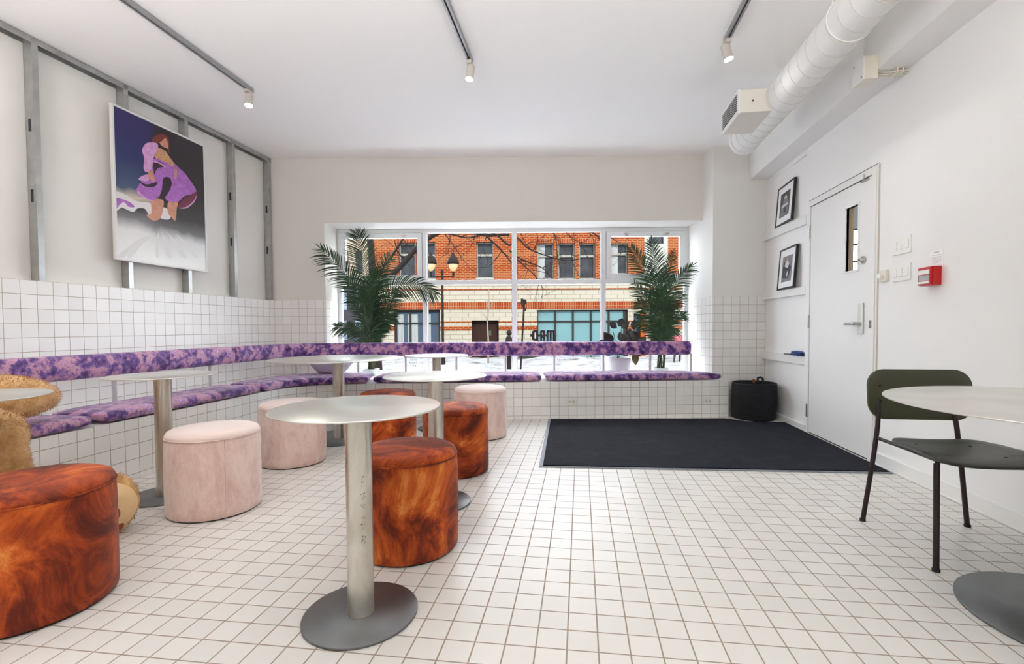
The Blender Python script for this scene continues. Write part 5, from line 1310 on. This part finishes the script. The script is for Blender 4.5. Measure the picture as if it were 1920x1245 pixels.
b = MB(); pth = px_path([(709, 700), (706, 640), (703, 560), (698, 500), (693, 440), (686, 380)], 13.5, 13.5); pth[0].z = GZ; b.tube(smooth_path(pth, 5), [0.13 - 0.002 * i for i in range(26)], n=12); b.build('trunk', M_BARK, o)
rnd = random.Random(12)
br = [([(702, 545), (730, 520), (760, 490), (785, 462), (815, 440), (850, 428), (880, 433), (910, 441), (955, 440)], 0.085, 12.6), ([(850, 428), (900, 436), (925, 455), (945, 475), (965, 500)], 0.035, 12.2),
      ([(820, 433), (850, 440), (880, 446), (910, 436), (950, 425)], 0.03, 12.0), ([(900, 430), (930, 440), (955, 460), (968, 445), (990, 465), (1020, 478), (1060, 488), (1085, 486)], 0.028, 12.0),
      ([(955, 470), (975, 485), (1000, 495), (1020, 505), (1035, 522)], 0.022, 12.0), ([(1025, 420), (1040, 440), (1044, 470), (1050, 500)], 0.018, 12.0), ([(1050, 420), (1065, 440), (1090, 455), (1110, 440)], 0.014, 12),
      ([(1085, 420), (1105, 432), (1125, 445)], 0.02, 12), ([(1000, 470), (1008, 450), (1004, 425)], 0.014, 12), ([(835, 440), (850, 460), (862, 478), (866, 488)], 0.014, 12), ([(1120, 430), (1150, 448), (1170, 460)], 0.014, 12),
      ([(705, 520), (735, 480), (760, 440), (770, 415)], 0.04, 12.8), ([(760, 490), (745, 470), (740, 450)], 0.02, 12.6), ([(962, 480), (985, 500), (1005, 520), (1010, 535)], 0.016, 12), ([(1010, 525), (1018, 545), (1014, 560)], 0.01, 12)]
for pts, r_, Dd in br:
    b = MB(); q = smooth_path(px_path(pts, Dd, Dd - 0.4), 5); n_ = len(q); b.tube(q, [r_ * (1 - 0.6 * i / n_) for i in range(n_)], n=7)
    for k in range(5):
        i = rnd.randint(2, n_ - 2); twigs(b, q[i], (rnd.uniform(-.6, .8), rnd.uniform(-.3, .3), rnd.uniform(-1, 0.7)), rnd.uniform(0.35, 0.75), min(0.012, r_ * 0.4), 2, rnd)
    b.build('branch', M_BARK, o)
SB = at_d(915.5, 690, 16.5)
o = empty('street_sapling', (SB.x, SB.y, GZ), 'slim pale bare sapling in front of the brown doorway', 'tree')
b = MB(); q = px_path([(915.5, 695), (915.5, 640), (914, 610), (916, 578), (917, 550), (916, 540)], 16.5, 16.5); q[0].z = GZ; b.tube(smooth_path(q, 4), [0.036 - 0.0014 * i for i in range(21)], n=8); b.build('trunk', M_BARK2, o)
for pts in ([(914, 612), (911, 595), (902, 585), (893, 577)], [(916, 580), (922, 570), (926, 565)], [(916, 585), (913, 570), (908, 562)]):
    b = MB(); b.tube(smooth_path(px_path(pts, 16.5, 16.4), 4), [0.016 - 0.001 * i for i in range(4 * (len(pts) - 1) + 1)], n=6); b.build('branch', M_BARK2, o)
# leaning post with a clustered head, and a meter-like post
pb0 = at_d(976, 690, 14.5); pt0 = at_d(983, 566, 14.5)
o = empty('leaning_post', (pb0.x, pb0.y, GZ), 'thin leaning dark post with clustered fittings at its top', 'post')
b = MB(); b.cyl((pb0.x, pb0.y, GZ), pt0, 0.028, n=10); b.build('pole', M_IRON, o)
b = MB()
for (x, y_, s_) in ((979, 563, .05), (984, 566, .07), (981, 572, .06), (984, 580, .05), (978, 568, .04)): p = at_d(x, y_, 14.5); b.box(p.x - s_ * .7, p.x + s_ * .7, p.y - .05, p.y + .05, p.z - s_, p.z + s_)
b.build('bracket_cluster', M_IRON, o, bevel=0.01)
p = at_d(954, 640, 13.0)
o = empty('parking_post', (p.x, p.y, GZ), 'short dark round-headed post behind the window\'s centre mullion', 'post')
b = MB(); b.lathe([(0.07, GZ), (0.07, 0.35), (0.09, 0.37), (0.10, 0.62), (0.085, 0.75), (0.05, 0.80)], (p.x, p.y, 0), n=16); b.build('post_body', M_IRON, o)
b = MB(); b.ball((p.x + 0.01, p.y, 0.89), (0.075, 0.075, 0.085)); b.build('round_head', M_IRON, o)

# ------------------------------------------------------------------ pedestrian in the pink jacket
PD = 17.0
pc = at_d(1270, 640, PD); gx, gy = pc.x, pc.y
o = empty('person', (gx, gy, GZ), 'person in red-pink winter jacket and white hat walking outside', 'person')
zt_ = at_d(1270, 618, PD).z; Hh = zt_ - GZ
me = bpy.data.meshes.new('body')
J = {'pel': (0, 0, .53), 'ch': (0, 0.02, .76), 'nk': (0, 0, .85), 'hd': (-0.01, -0.02, .90), 'ht': (-0.01, -.02, .955), 'hl': (-.055, 0, .50), 'kl': (-.08, -.06, .28), 'al': (-.09, 0.03, .04), 'tl': (-.10, -.06, .015),
     'hr': (.055, 0, .50), 'kr': (.07, -.02, .28), 'ar': (.09, .10, .05), 'tr': (.09, .02, .015), 'sl': (-.11, 0, .81), 'el': (-.15, .03, .64), 'wl': (-.13, -.06, .52), 'sr': (.11, 0, .81), 'er': (.15, .02, .64), 'wr': (.14, -.07, .53)}
rad = {'pel': .085, 'ch': .095, 'nk': .035, 'hd': .05, 'ht': .045, 'hl': .06, 'kl': .038, 'al': .026, 'tl': .025, 'hr': .06, 'kr': .038, 'ar': .026, 'tr': .025, 'sl': .05, 'el': .038, 'wl': .026, 'sr': .05, 'er': .038, 'wr': .026}
E_ = [('pel', 'ch'), ('ch', 'nk'), ('nk', 'hd'), ('hd', 'ht'), ('pel', 'hl'), ('hl', 'kl'), ('kl', 'al'), ('al', 'tl'), ('pel', 'hr'), ('hr', 'kr'), ('kr', 'ar'), ('ar', 'tr'), ('ch', 'sl'), ('sl', 'el'), ('el', 'wl'), ('ch', 'sr'), ('sr', 'er'), ('er', 'wr')]
ks = list(J)
me.from_pydata([Vector(J[k]) * Hh for k in ks], [(ks.index(a), ks.index(c)) for a, c in E_], [])
po = bpy.data.objects.new('body', me); COL.objects.link(po); po.parent = o
sk = po.modifiers.new('skin', 'SKIN'); po.modifiers.new('sub', 'SUBSURF').levels = 1
for i, k in enumerate(ks):
    me.skin_vertices[0].data[i].radius = (rad[k] * Hh, rad[k] * Hh); me.skin_vertices[0].data[i].use_root = (k == 'pel')
me.materials.append(plain('dark_trousers', orgb(62, 52, 54), 0.8))
T = M_of(o)
b = MB(T @ Matrix.Scale(Hh, 4))
b.lathe([(0.115, 0.44), (0.125, 0.5), (0.125, 0.62), (0.13, 0.74), (0.115, 0.82), (0.06, 0.86)], n=20, sy=0.85)
for s_ in (-1, 1): b.tube([(s_ * .11, 0, .82), (s_ * .16, .03, .65), (s_ * .145, -.05, .54)], [.062, .05, .04], n=10)
b.build('jacket', plain('red_pink_jacket', orgb(206, 60, 76), 0.7), o)
b = MB(T @ Matrix.Scale(Hh, 4)); b.lathe([(0.062, 0.90), (0.066, 0.93), (0.055, 0.975), (0.02, 0.995), (0, 1.0)], (-.01, -.01, 0), n=16); b.build('hat', M_WHITEP, o)
b = MB(T @ Matrix.Scale(Hh, 4)); b.ball((-.012, -.045, .905), (.042, .032, .05)); b.build('face', plain('skin', orgb(206, 160, 136), 0.6), o)

for mt in bpy.data.materials:
    if mt.name in ('snow', 'window_reveal', 'cream_sash', 'pale_curtain', 'white_cladding', 'orange_panel', 'grey_concrete', 'dark_bark', 'pale_bark', 'brown_doorway', 'sky_reflection_glass', 'grey_brown_brick', 'beige_render'):
        mt.node_tree.nodes['Principled BSDF'].inputs['Specular IOR Level'].default_value = 0.08
